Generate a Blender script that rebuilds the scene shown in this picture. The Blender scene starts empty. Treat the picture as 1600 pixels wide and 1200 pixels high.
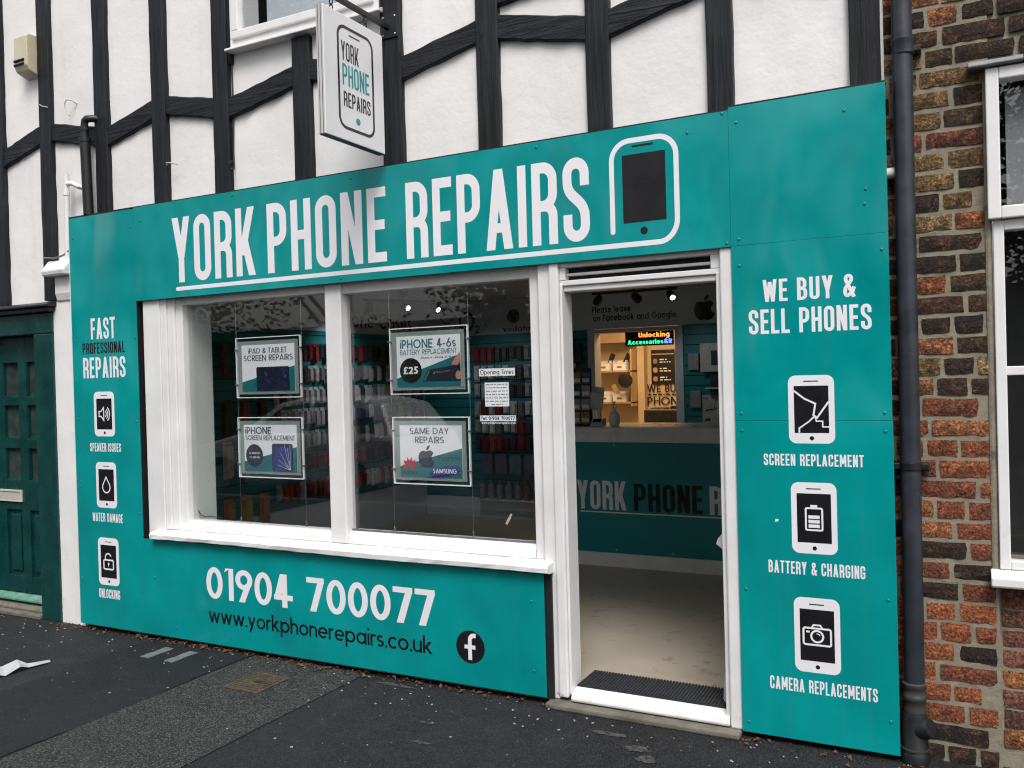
import bpy, math, random
from mathutils import Vector, Matrix

random.seed(11)
S = bpy.context.scene
COL = S.collection
R = math.radians

# ------------------------------------------------------------------ camera
cam = bpy.data.cameras.new('camera')
cam_obj = bpy.data.objects.new('camera', cam)
COL.objects.link(cam_obj)
cam.sensor_fit = 'HORIZONTAL'
cam.sensor_width = 36.0
cam.lens = 30.596
cam.clip_start = 0.05
cam.clip_end = 500
yaw, pitch, roll = R(-27.3895), R(-0.5168), R(-1.5217)
fwd = Vector((math.sin(yaw) * math.cos(pitch), math.cos(yaw) * math.cos(pitch), math.sin(pitch)))
rgt = Vector((math.cos(yaw), -math.sin(yaw), 0))
upv = rgt.cross(fwd)
r2 = rgt * math.cos(roll) + upv * math.sin(roll)
u2 = -rgt * math.sin(roll) + upv * math.cos(roll)
m = Matrix((r2, u2, -fwd)).transposed().to_4x4()
m.translation = Vector((0.2512, -3.8145, 1.6080))
cam_obj.matrix_world = m
S.camera = cam_obj

# ------------------------------------------------------------------ world, sun, exposure
SUN_EL, SUN_AZ = R(56), R(150)          # overcast: the sun is only a soft brighter patch of cloud
world = bpy.data.worlds.new('World')
S.world = world
world.use_nodes = True
wn = world.node_tree.nodes
wl = world.node_tree.links
wn.clear()
w_out = wn.new('ShaderNodeOutputWorld')
w_bg = wn.new('ShaderNodeBackground')
w_sky = wn.new('ShaderNodeTexSky')
w_sky.sky_type = 'NISHITA'
w_sky.sun_disc = False
w_sky.sun_elevation = SUN_EL
w_sky.sun_rotation = SUN_AZ
w_sky.air_density = 1.0
w_sky.dust_density = 4.0
w_hs = wn.new('ShaderNodeHueSaturation')
w_hs.inputs['Saturation'].default_value = 0.18
wl.new(w_sky.outputs[0], w_hs.inputs['Color'])
wl.new(w_hs.outputs[0], w_bg.inputs['Color'])
w_bg.inputs['Strength'].default_value = 0.138
wl.new(w_bg.outputs[0], w_out.inputs['Surface'])

sun = bpy.data.lights.new('sun', 'SUN')
sun.energy = 1.5
sun.angle = R(24)
sun.color = (1.0, 0.97, 0.93)
sun_obj = bpy.data.objects.new('sun', sun)
COL.objects.link(sun_obj)
sd = Vector((math.sin(SUN_AZ) * math.cos(SUN_EL), math.cos(SUN_AZ) * math.cos(SUN_EL), math.sin(SUN_EL)))
sun_obj.rotation_euler = sd.to_track_quat('Z', 'Y').to_euler()
sun_obj.location = sd * 30

S.view_settings.view_transform = 'Standard'
S.view_settings.look = 'None'
S.view_settings.gamma = 1.0
S.view_settings.use_curve_mapping = False
S.view_settings.exposure = 0.52
S.render.engine = 'CYCLES'
S.cycles.use_denoising = True
S.cycles.denoising_prefilter = 'NONE'
S.cycles.filter_width = 1.15
S.cycles.max_bounces = 10
S.cycles.transparent_max_bounces = 16
S.cycles.glossy_bounces = 4
S.cycles.sample_clamp_indirect = 6.0

# ------------------------------------------------------------------ mesh helpers
ORG = {}


def tag(o, label=None, cat=None, group=None, kind=None):
    if label: o['label'] = label
    if cat: o['category'] = cat
    if group: o['group'] = group
    if kind: o['kind'] = kind
    return o


def thing(name, label, cat, loc=(0, 0, 0), group=None):
    o = bpy.data.objects.new(name, None)
    o.empty_display_size = 0.1
    COL.objects.link(o)
    o.location = loc
    ORG[o.name] = Vector(loc)
    return tag(o, label, cat, group)


class MB:
    def __init__(s):
        s.v = []
        s.f = []

    def quad(s, *p):
        i = len(s.v)
        s.v += [tuple(q) for q in p]
        s.f.append(tuple(range(i, i + len(p))))
        return s

    def box(s, x0, x1, y0, y1, z0, z1):
        if x0 > x1: x0, x1 = x1, x0
        if y0 > y1: y0, y1 = y1, y0
        if z0 > z1: z0, z1 = z1, z0
        i = len(s.v)
        s.v += [(x0, y0, z0), (x1, y0, z0), (x1, y1, z0), (x0, y1, z0), (x0, y0, z1), (x1, y0, z1), (x1, y1, z1), (x0, y1, z1)]
        for f in ((0, 3, 2, 1), (4, 5, 6, 7), (0, 1, 5, 4), (1, 2, 6, 5), (2, 3, 7, 6), (3, 0, 4, 7)):
            s.f.append(tuple(i + k for k in f))
        return s

    def obox(s, c, ax, ay, az, hx, hy, hz):
        """box with its own axes"""
        c, ax, ay, az = Vector(c), Vector(ax).normalized(), Vector(ay).normalized(), Vector(az).normalized()
        i = len(s.v)
        for (a, b, d) in ((-1, -1, -1), (1, -1, -1), (1, 1, -1), (-1, 1, -1), (-1, -1, 1), (1, -1, 1), (1, 1, 1), (-1, 1, 1)):
            s.v.append(tuple(c + ax * hx * a + ay * hy * b + az * hz * d))
        for f in ((0, 3, 2, 1), (4, 5, 6, 7), (0, 1, 5, 4), (1, 2, 6, 5), (2, 3, 7, 6), (3, 0, 4, 7)):
            s.f.append(tuple(i + k for k in f))
        return s

    def prism(s, pts, y0, y1):
        """polygon in x/z pushed from y0 (front) to y1"""
        n = len(pts)
        i = len(s.v)
        s.v += [(p[0], y0, p[1]) for p in pts] + [(p[0], y1, p[1]) for p in pts]
        s.f.append(tuple(range(i, i + n)))
        s.f.append(tuple(range(i + 2 * n - 1, i + n - 1, -1)))
        for k in range(n):
            j = (k + 1) % n
            s.f.append((i + j, i + k, i + n + k, i + n + j))
        return s

    def extrude_x(s, pts, x0, x1):
        """profile in y/z pushed along x"""
        n = len(pts)
        i = len(s.v)
        s.v += [(x0, p[0], p[1]) for p in pts] + [(x1, p[0], p[1]) for p in pts]
        s.f.append(tuple(range(i + n - 1, i - 1, -1)))
        s.f.append(tuple(range(i + n, i + 2 * n)))
        for k in range(n):
            j = (k + 1) % n
            s.f.append((i + k, i + j, i + n + j, i + n + k))
        return s

    def extrude_z(s, pts, z0, z1):
        n = len(pts)
        i = len(s.v)
        s.v += [(p[0], p[1], z0) for p in pts] + [(p[0], p[1], z1) for p in pts]
        s.f.append(tuple(range(i + n - 1, i - 1, -1)))
        s.f.append(tuple(range(i + n, i + 2 * n)))
        for k in range(n):
            j = (k + 1) % n
            s.f.append((i + k, i + j, i + n + j, i + n + k))
        return s

    def flat(s, polys, y, step=0.00012):
        for p in polys:
            s.quad(*[(q[0], y - getattr(p, 'lv', 0) * step, q[1]) for q in p])
        return s

    def flat_x(s, polys, x, y0=0.0, sy=1.0, step=0.00012):
        """print on a wall that faces +x: first coordinate runs along y"""
        for p in polys:
            s.quad(*[(x + getattr(p, 'lv', 0) * step, y0 + sy * q[0], q[1]) for q in p])
        return s

    def tube(s, path, r, n=10, caps=True):
        path = [Vector(p) for p in path]
        rs = r if isinstance(r, (list, tuple)) else [r] * len(path)
        rings = []
        prev = None
        for k, p in enumerate(path):
            if k == 0: d = path[1] - p
            elif k == len(path) - 1: d = p - path[k - 1]
            else: d = (path[k + 1] - p).normalized() + (p - path[k - 1]).normalized()
            d.normalize()
            if prev is None:
                a = d.orthogonal().normalized()
            else:
                a = (prev - d * prev.dot(d)).normalized()
            prev = a
            b = d.cross(a)
            i = len(s.v)
            s.v += [tuple(p + (a * math.cos(t) + b * math.sin(t)) * rs[k]) for t in [2 * math.pi * q / n for q in range(n)]]
            rings.append(i)
        for k in range(len(rings) - 1):
            for q in range(n):
                w = (q + 1) % n
                s.f.append((rings[k] + q, rings[k] + w, rings[k + 1] + w, rings[k + 1] + q))
        if caps:
            s.f.append(tuple(rings[0] + q for q in range(n - 1, -1, -1)))
            s.f.append(tuple(rings[-1] + q for q in range(n)))
        return s

    def lathe(s, c, prof, n=16, axis='z'):
        """prof: list of (radius, height)"""
        rings = []
        for (r_, h_) in prof:
            i = len(s.v)
            for q in range(n):
                t = 2 * math.pi * q / n
                a, b = math.cos(t) * r_, math.sin(t) * r_
                if axis == 'z': s.v.append((c[0] + a, c[1] + b, c[2] + h_))
                elif axis == 'y': s.v.append((c[0] + b, c[1] + h_, c[2] + a))
                else: s.v.append((c[0] + h_, c[1] + a, c[2] + b))
            rings.append(i)
        for k in range(len(rings) - 1):
            for q in range(n):
                w = (q + 1) % n
                s.f.append((rings[k] + q, rings[k] + w, rings[k + 1] + w, rings[k + 1] + q))
        s.f.append(tuple(rings[0] + q for q in range(n - 1, -1, -1)))
        s.f.append(tuple(rings[-1] + q for q in range(n)))
        return s

    def mesh(s, name, mat, org=(0, 0, 0), smooth=False):
        me = bpy.data.meshes.new(name)
        o = Vector(org)
        me.from_pydata([tuple(Vector(v) - o) for v in s.v], [], s.f)
        me.validate(clean_customdata=False)
        if mat: me.materials.append(mat)
        if smooth:
            for p in me.polygons: p.use_smooth = True
        me.update()
        return me

    def build(s, name, mat, parent=None, bevel=0.0, smooth=False, segs=2):
        if parent is not None:
            root = parent
            while root.parent: root = root.parent
            org = ORG.get(root.name, Vector((0, 0, 0)))
        else:
            xs, ys, zs = zip(*s.v)
            org = Vector(((min(xs) + max(xs)) / 2, (min(ys) + max(ys)) / 2, min(zs)))
        me = s.mesh(name, mat, org, smooth)
        o = bpy.data.objects.new(name, me)
        COL.objects.link(o)
        if parent is not None:
            o.parent = parent
        else:
            o.location = org
            ORG[o.name] = org
        if bevel > 0:
            b = o.modifiers.new('bevel', 'BEVEL')
            b.width = bevel
            b.segments = segs
            b.limit_method = 'ANGLE'
            b.angle_limit = R(40)
        if smooth:
            es = o.modifiers.new('split', 'EDGE_SPLIT')
            es.split_angle = R(42)
        return o


def bx(*a):
    return MB().box(*a)


def copy_of(o, parent=None, loc=None):
    c = o.copy()
    COL.objects.link(c)
    c.parent = parent
    if loc is not None: c.location = loc
    return c


# ------------------------------------------------------------------ materials
def new_mat(name):
    mt = bpy.data.materials.new(name)
    mt.use_nodes = True
    nt = mt.node_tree
    b = nt.nodes['Principled BSDF']
    return mt, nt, b


def node(nt, typ, **kw):
    n = nt.nodes.new(typ)
    for k, v in kw.items():
        if k in n.inputs.keys(): n.inputs[k].default_value = v
        else: setattr(n, k, v)
    return n


def noise(nt, co, scale, detail=4, rough=0.55, dist=0.0):
    n = nt.nodes.new('ShaderNodeTexNoise')
    n.inputs['Scale'].default_value = scale
    n.inputs['Detail'].default_value = detail
    n.inputs['Roughness'].default_value = rough
    n.inputs['Distortion'].default_value = dist
    if co is not None: nt.links.new(co, n.inputs['Vector'])
    return n


def ramp(nt, fac, stops):
    n = nt.nodes.new('ShaderNodeValToRGB')
    e = n.color_ramp.elements
    while len(e) > 1: e.remove(e[-1])
    for k, (p, c) in enumerate(stops):
        el = e[0] if k == 0 else e.new(p)
        el.position = p
        el.color = (*c, 1) if not isinstance(c, (int, float)) else (c, c, c, 1)
    nt.links.new(fac, n.inputs['Fac'])
    return n


def mix(nt, fac, a, b, blend='MIX'):
    n = nt.nodes.new('ShaderNodeMix')
    n.data_type = 'RGBA'
    n.blend_type = blend
    for sock, val in ((n.inputs[0], fac), (n.inputs[6], a), (n.inputs[7], b)):
        if hasattr(val, 'links') or hasattr(val, 'is_linked'): nt.links.new(val, sock)
        elif isinstance(val, (int, float)): sock.default_value = val
        else: sock.default_value = (*val, 1)
    return n.outputs[2]


def obj_co(nt, scale=(1, 1, 1), kind='Object', world=False):
    if world:
        g = nt.nodes.new('ShaderNodeNewGeometry')
        src = g.outputs['Position']
    else:
        t = nt.nodes.new('ShaderNodeTexCoord')
        src = t.outputs[kind]
    mp = nt.nodes.new('ShaderNodeMapping')
    mp.inputs['Scale'].default_value = scale
    nt.links.new(src, mp.inputs['Vector'])
    return mp.outputs[0]


def bump(nt, b, h, strength, dist=0.01, prev=None):
    n = nt.nodes.new('ShaderNodeBump')
    n.inputs['Strength'].default_value = strength
    n.inputs['Distance'].default_value = dist
    nt.links.new(h, n.inputs['Height'])
    if prev is not None: nt.links.new(prev, n.inputs['Normal'])
    nt.links.new(n.outputs[0], b.inputs['Normal'])
    return n.outputs[0]


def plain(name, col, rough=0.5, metal=0.0, var=0.0, vscale=6.0, bmp=0.0, bscale=40.0, spec=0.5, dirt=None):
    """Principled with a little tone variation and fine relief"""
    mt, nt, b = new_mat(name)
    b.inputs['Roughness'].default_value = rough
    b.inputs['Metallic'].default_value = metal
    b.inputs['Specular IOR Level'].default_value = spec
    co = obj_co(nt, world=True)
    if var > 0:
        n = noise(nt, co, vscale, 6)
        lo = tuple(c * (1 - var) for c in col)
        hi = tuple(min(1, c * (1 + var)) for c in col)
        c = ramp(nt, n.outputs[0], [(0.3, lo), (0.7, hi)]).outputs[0]
        if dirt:
            d = noise(nt, co, dirt[1], 8, 0.65)
            f = ramp(nt, d.outputs[0], [(dirt[2], 0.0), (dirt[2] + 0.07, 1.0)]).outputs[0]
            c = mix(nt, f, c, dirt[0])
        nt.links.new(c, b.inputs['Base Color'])
        rr = ramp(nt, n.outputs[0], [(0.2, max(0, rough - 0.1)), (0.8, min(1, rough + 0.1))])
        nt.links.new(rr.outputs[0], b.inputs['Roughness'])
    else:
        b.inputs['Base Color'].default_value = (*col, 1)
    if bmp > 0:
        bump(nt, b, noise(nt, co, bscale, 5).outputs[0], bmp, 0.004)
    return mt


def emit(name, col, strength):
    mt, nt, b = new_mat(name)
    b.inputs['Base Color'].default_value = (0, 0, 0, 1)
    b.inputs['Emission Color'].default_value = (*col, 1)
    b.inputs['Emission Strength'].default_value = strength
    return mt


def objcol(name, rough=0.45, bmp=0.0, spec=0.5):
    mt, nt, b = new_mat(name)
    oi = nt.nodes.new('ShaderNodeObjectInfo')
    co = obj_co(nt)
    v = nt.nodes.new('ShaderNodeTexVoronoi')
    v.inputs['Scale'].default_value = 34
    nt.links.new(co, v.inputs['Vector'])
    hv = nt.nodes.new('ShaderNodeVectorMath'); hv.operation = 'ADD'
    nt.links.new(co, hv.inputs[0])
    cmb = nt.nodes.new('ShaderNodeCombineXYZ')
    for k in range(3): nt.links.new(oi.outputs['Random'], cmb.inputs[k])
    sc_ = nt.nodes.new('ShaderNodeVectorMath'); sc_.operation = 'SCALE'; sc_.inputs['Scale'].default_value = 7.0
    nt.links.new(cmb.outputs[0], sc_.inputs[0]); nt.links.new(sc_.outputs[0], hv.inputs[1])
    nt.links.new(hv.outputs[0], v.inputs['Vector'])
    n = noise(nt, hv.outputs[0], 30, 3)
    pr_ = mix(nt, 0.45, (1, 1, 1), v.outputs['Color'])
    c = mix(nt, 0.85, oi.outputs['Color'], pr_, 'MULTIPLY')
    c = mix(nt, 0.25, c, n.outputs[0], 'MULTIPLY')
    nt.links.new(c, b.inputs['Base Color'])
    b.inputs['Roughness'].default_value = rough
    b.inputs['Specular IOR Level'].default_value = spec
    return mt


def make_plaster():
    mt, nt, b = new_mat('painted_render')
    co = obj_co(nt, world=True)
    n1 = noise(nt, co, 1.7, 5)
    n2 = noise(nt, co, 9, 8, 0.6)
    n3 = noise(nt, co, 60, 6, 0.6)
    c = ramp(nt, n1.outputs[0], [(0.3, (0.74, 0.725, 0.72)), (0.7, (0.82, 0.805, 0.80))]).outputs[0]
    spots = ramp(nt, n2.outputs[0], [(0.70, 0.0), (0.78, 0.35)]).outputs[0]
    c = mix(nt, spots, c, (0.52, 0.50, 0.47))
    vco = obj_co(nt, (14, 14, 0.7), world=True)
    streak = ramp(nt, noise(nt, vco, 1.0, 5, 0.6).outputs[0], [(0.58, 0.0), (0.80, 0.22)]).outputs[0]
    c = mix(nt, streak, c, (0.50, 0.49, 0.46))
    nt.links.new(c, b.inputs['Base Color'])
    b.inputs['Roughness'].default_value = 0.62
    p = bump(nt, b, n2.outputs[0], 0.35, 0.012)
    bump(nt, b, n3.outputs[0], 0.25, 0.002, p)
    return mt


def make_timber(axis):
    """black painted oak, grain along the given axis"""
    mt, nt, b = new_mat('black_timber_' + axis)
    sc = {'z': (38, 38, 2.2), 'x': (2.2, 38, 38)}[axis]
    co = obj_co(nt, sc, world=True)
    n1 = noise(nt, co, 1.0, 8, 0.65, 0.6)
    co2 = obj_co(nt, world=True)
    n2 = noise(nt, co2, 3.0, 6)
    c = ramp(nt, n1.outputs[0], [(0.30, (0.004, 0.005, 0.007)), (0.52, (0.013, 0.015, 0.018)), (0.66, (0.021, 0.024, 0.029)), (0.80, (0.040, 0.043, 0.050))]).outputs[0]
    worn = ramp(nt, n2.outputs[0], [(0.52, 0.0), (0.75, 0.35)]).outputs[0]
    c = mix(nt, worn, c, (0.036, 0.038, 0.042))
    nt.links.new(c, b.inputs['Base Color'])
    b.inputs['Roughness'].default_value = 0.45
    b.inputs['Specular IOR Level'].default_value = 0.22
    p = bump(nt, b, n1.outputs[0], 1.0, 0.009)
    return mt


def make_teal():
    """printed aluminium composite panel, slightly buckled, so that what it mirrors runs in soft blotches"""
    mt, nt, b = new_mat('teal_panel')
    co = obj_co(nt, (1, 1, 0.55), world=True)
    n1 = noise(nt, co, 1.6, 2, 0.4)
    n2 = noise(nt, obj_co(nt, world=True), 14, 6)
    c = ramp(nt, n2.outputs[0], [(0.3, (0.0, 0.256, 0.258)), (0.7, (0.0, 0.274, 0.276))]).outputs[0]
    st_ = noise(nt, obj_co(nt, (22, 22, 0.9), world=True), 1.0, 5, 0.6)
    c = mix(nt, ramp(nt, st_.outputs[0], [(0.52, 0.0), (0.75, 0.16)]).outputs[0], c, (0.03, 0.20, 0.19))   # faint run marks
    spk = ramp(nt, noise(nt, obj_co(nt, world=True), 48, 4, 0.6).outputs[0], [(0.74, 0.0), (0.80, 0.35)]).outputs[0]
    c = mix(nt, spk, c, (0.16, 0.33, 0.32))
    nt.links.new(c, b.inputs['Base Color'])
    rr = ramp(nt, n2.outputs[0], [(0.3, 0.16), (0.75, 0.25)]).outputs[0]
    nt.links.new(rr, b.inputs['Roughness'])
    b.inputs['Specular IOR Level'].default_value = 0.45
    p = bump(nt, b, n1.outputs[0], 1.0, 0.13)
    return mt


def make_white_paint():
    mt, nt, b = new_mat('white_gloss_paint')
    co = obj_co(nt, world=True)
    n1 = noise(nt, co, 5, 6)
    n2 = noise(nt, co, 30, 8, 0.7)
    n3 = noise(nt, obj_co(nt, (60, 60, 6), world=True), 1, 5)
    c = ramp(nt, n1.outputs[0], [(0.3, (0.70, 0.69, 0.69)), (0.7, (0.80, 0.79, 0.79))]).outputs[0]
    chips = ramp(nt, n2.outputs[0], [(0.70, 0.0), (0.73, 0.8)]).outputs[0]
    g = nt.nodes.new('ShaderNodeNewGeometry')
    sep = nt.nodes.new('ShaderNodeSeparateXYZ')
    nt.links.new(g.outputs['Position'], sep.inputs[0])
    low = ramp(nt, sep.outputs['Z'], [(0.06, 0.9), (0.5, 0.3)]).outputs[0]   # splashed and chipped near the pavement
    fac = mix(nt, 1.0, chips, low, 'MULTIPLY')
    c = mix(nt, fac, c, (0.10, 0.095, 0.085))
    spl = ramp(nt, n2.outputs[0], [(0.56, 0.0), (0.64, 1.0)]).outputs[0]
    low2 = ramp(nt, sep.outputs['Z'], [(0.035, 1.0), (0.11, 0.0)]).outputs[0]
    c = mix(nt, mix(nt, 1.0, spl, low2, 'MULTIPLY'), c, (0.12, 0.11, 0.095))
    nt.links.new(c, b.inputs['Base Color'])
    b.inputs['Roughness'].default_value = 0.34
    p = bump(nt, b, n3.outputs[0], 0.18, 0.003)
    bump(nt, b, n2.outputs[0], 0.2, 0.002, p)
    return mt


def make_asphalt(name, dark, light, speck, coarse, mott):
    mt, nt, b = new_mat(name)
    co = obj_co(nt, world=True)
    big = noise(nt, co, 1.3, 7, 0.6)
    mid = noise(nt, co, 7, 8, 0.65)
    c = ramp(nt, big.outputs[0], [(0.32, dark), (0.70, light)]).outputs[0]
    gr = ramp(nt, mid.outputs[0], [(0.50, 0.0), (0.78, mott)]).outputs[0]
    c = mix(nt, gr, c, (0.085, 0.086, 0.085))
    v = nt.nodes.new('ShaderNodeTexVoronoi')
    v.inputs['Scale'].default_value = coarse
    nt.links.new(co, v.inputs['Vector'])
    sep = nt.nodes.new('ShaderNodeSeparateColor')
    nt.links.new(v.outputs['Color'], sep.inputs[0])
    st = ramp(nt, sep.outputs[0], [(0.55, 0.0), (0.98, speck)]).outputs[0]
    c = mix(nt, st, c, (0.22, 0.22, 0.21))
    # a few bright chips
    v2 = nt.nodes.new('ShaderNodeTexVoronoi')
    v2.inputs['Scale'].default_value = 55
    nt.links.new(co, v2.inputs['Vector'])
    s2 = nt.nodes.new('ShaderNodeSeparateColor')
    nt.links.new(v2.outputs['Color'], s2.inputs[0])
    a = ramp(nt, s2.outputs[1], [(0.982, 0.0), (0.987, 1.0)]).outputs[0]
    d = ramp(nt, v2.outputs['Distance'], [(0.16, 1.0), (0.24, 0.0)]).outputs[0]
    c = mix(nt, mix(nt, 1.0, a, d, 'MULTIPLY'), c, (0.20, 0.195, 0.185))
    nt.links.new(c, b.inputs['Base Color'])
    b.inputs['Roughness'].default_value = 0.75
    b.inputs['Specular IOR Level'].default_value = 0.22
    fine = noise(nt, co, coarse * 1.2, 3)
    p = bump(nt, b, v.outputs['Distance'], 0.5, 0.004)
    bump(nt, b, mid.outputs[0], 0.3, 0.006, p)
    return mt


def make_brick():
    mt, nt, b = new_mat('old_brick')
    oi = nt.nodes.new('ShaderNodeObjectInfo')
    co = obj_co(nt, world=True)
    n1 = noise(nt, co, 26, 8, 0.7, 0.4)
    n2 = noise(nt, co, 95, 7, 0.75)
    n3 = noise(nt, co, 11, 5, 0.6)
    n4 = noise(nt, obj_co(nt, (1, 1, 1.6), world=True), 34, 6, 0.7)
    soot = ramp(nt, n1.outputs[0], [(0.40, 0.0), (0.55, 0.92)]).outputs[0]
    wear = mix(nt, 1.0, soot, oi.outputs['Alpha'], 'MULTIPLY')
    base = mix(nt, 1.0, oi.outputs['Color'], ramp(nt, n2.outputs[0], [(0.36, 0.12), (0.49, 0.80), (0.56, 1.3), (0.64, 2.2)]).outputs[0], 'MULTIPLY')
    ochre = ramp(nt, n4.outputs[0], [(0.58, 0.0), (0.66, 0.6)]).outputs[0]
    base = mix(nt, ochre, base, (0.30, 0.17, 0.07))
    c = mix(nt, wear, base, (0.022, 0.018, 0.017))
    salt = ramp(nt, n3.outputs[0], [(0.66, 0.0), (0.74, 0.4)]).outputs[0]
    c = mix(nt, salt, c, (0.26, 0.235, 0.19))
    nt.links.new(c, b.inputs['Base Color'])
    b.inputs['Roughness'].default_value = 0.85
    b.inputs['Specular IOR Level'].default_value = 0.25
    p = bump(nt, b, n1.outputs[0], 0.8, 0.008)
    bump(nt, b, n2.outputs[0], 1.0, 0.010, p)
    return mt


def make_glass(name, tint=(0.985, 0.992, 0.992), haze=0.0):
    mt, nt, b = new_mat(name)
    nt.nodes.remove(b)
    out = nt.nodes['Material Output']
    tr = nt.nodes.new('ShaderNodeBsdfTransparent')
    tr.inputs[0].default_value = (*tint, 1)
    gl = nt.nodes.new('ShaderNodeBsdfGlossy')
    gl.inputs['Roughness'].default_value = 0.0
    lw = nt.nodes.new('ShaderNodeLayerWeight')
    lw.inputs[0].default_value = 0.5
    pw = nt.nodes.new('ShaderNodeMath'); pw.operation = 'POWER'
    nt.links.new(lw.outputs['Facing'], pw.inputs[0]); pw.inputs[1].default_value = 4.0
    ml = nt.nodes.new('ShaderNodeMath'); ml.operation = 'MULTIPLY_ADD'
    nt.links.new(pw.outputs[0], ml.inputs[0]); ml.inputs[1].default_value = 0.9; ml.inputs[2].default_value = 0.052
    mx = nt.nodes.new('ShaderNodeMixShader')
    nt.links.new(ml.outputs[0], mx.inputs[0])
    nt.links.new(tr.outputs[0], mx.inputs[1])
    nt.links.new(gl.outputs[0], mx.inputs[2])
    nt.links.new(mx.outputs[0], out.inputs['Surface'])
    return mt


def make_leaf(name, c1, c2):
    mt, nt, b = new_mat(name)
    co = obj_co(nt, world=True)
    n = noise(nt, co, 1.2, 5)
    c = ramp(nt, n.outputs[0], [(0.3, c1), (0.7, c2)]).outputs[0]
    nt.links.new(c, b.inputs['Base Color'])
    b.inputs['Roughness'].default_value = 0.55
    return mt


def make_led():
    """the dot grid of the lit sign only; its letters are separate pieces"""
    return plain('led_board_black', (0.004, 0.004, 0.005), 0.35)


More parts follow.
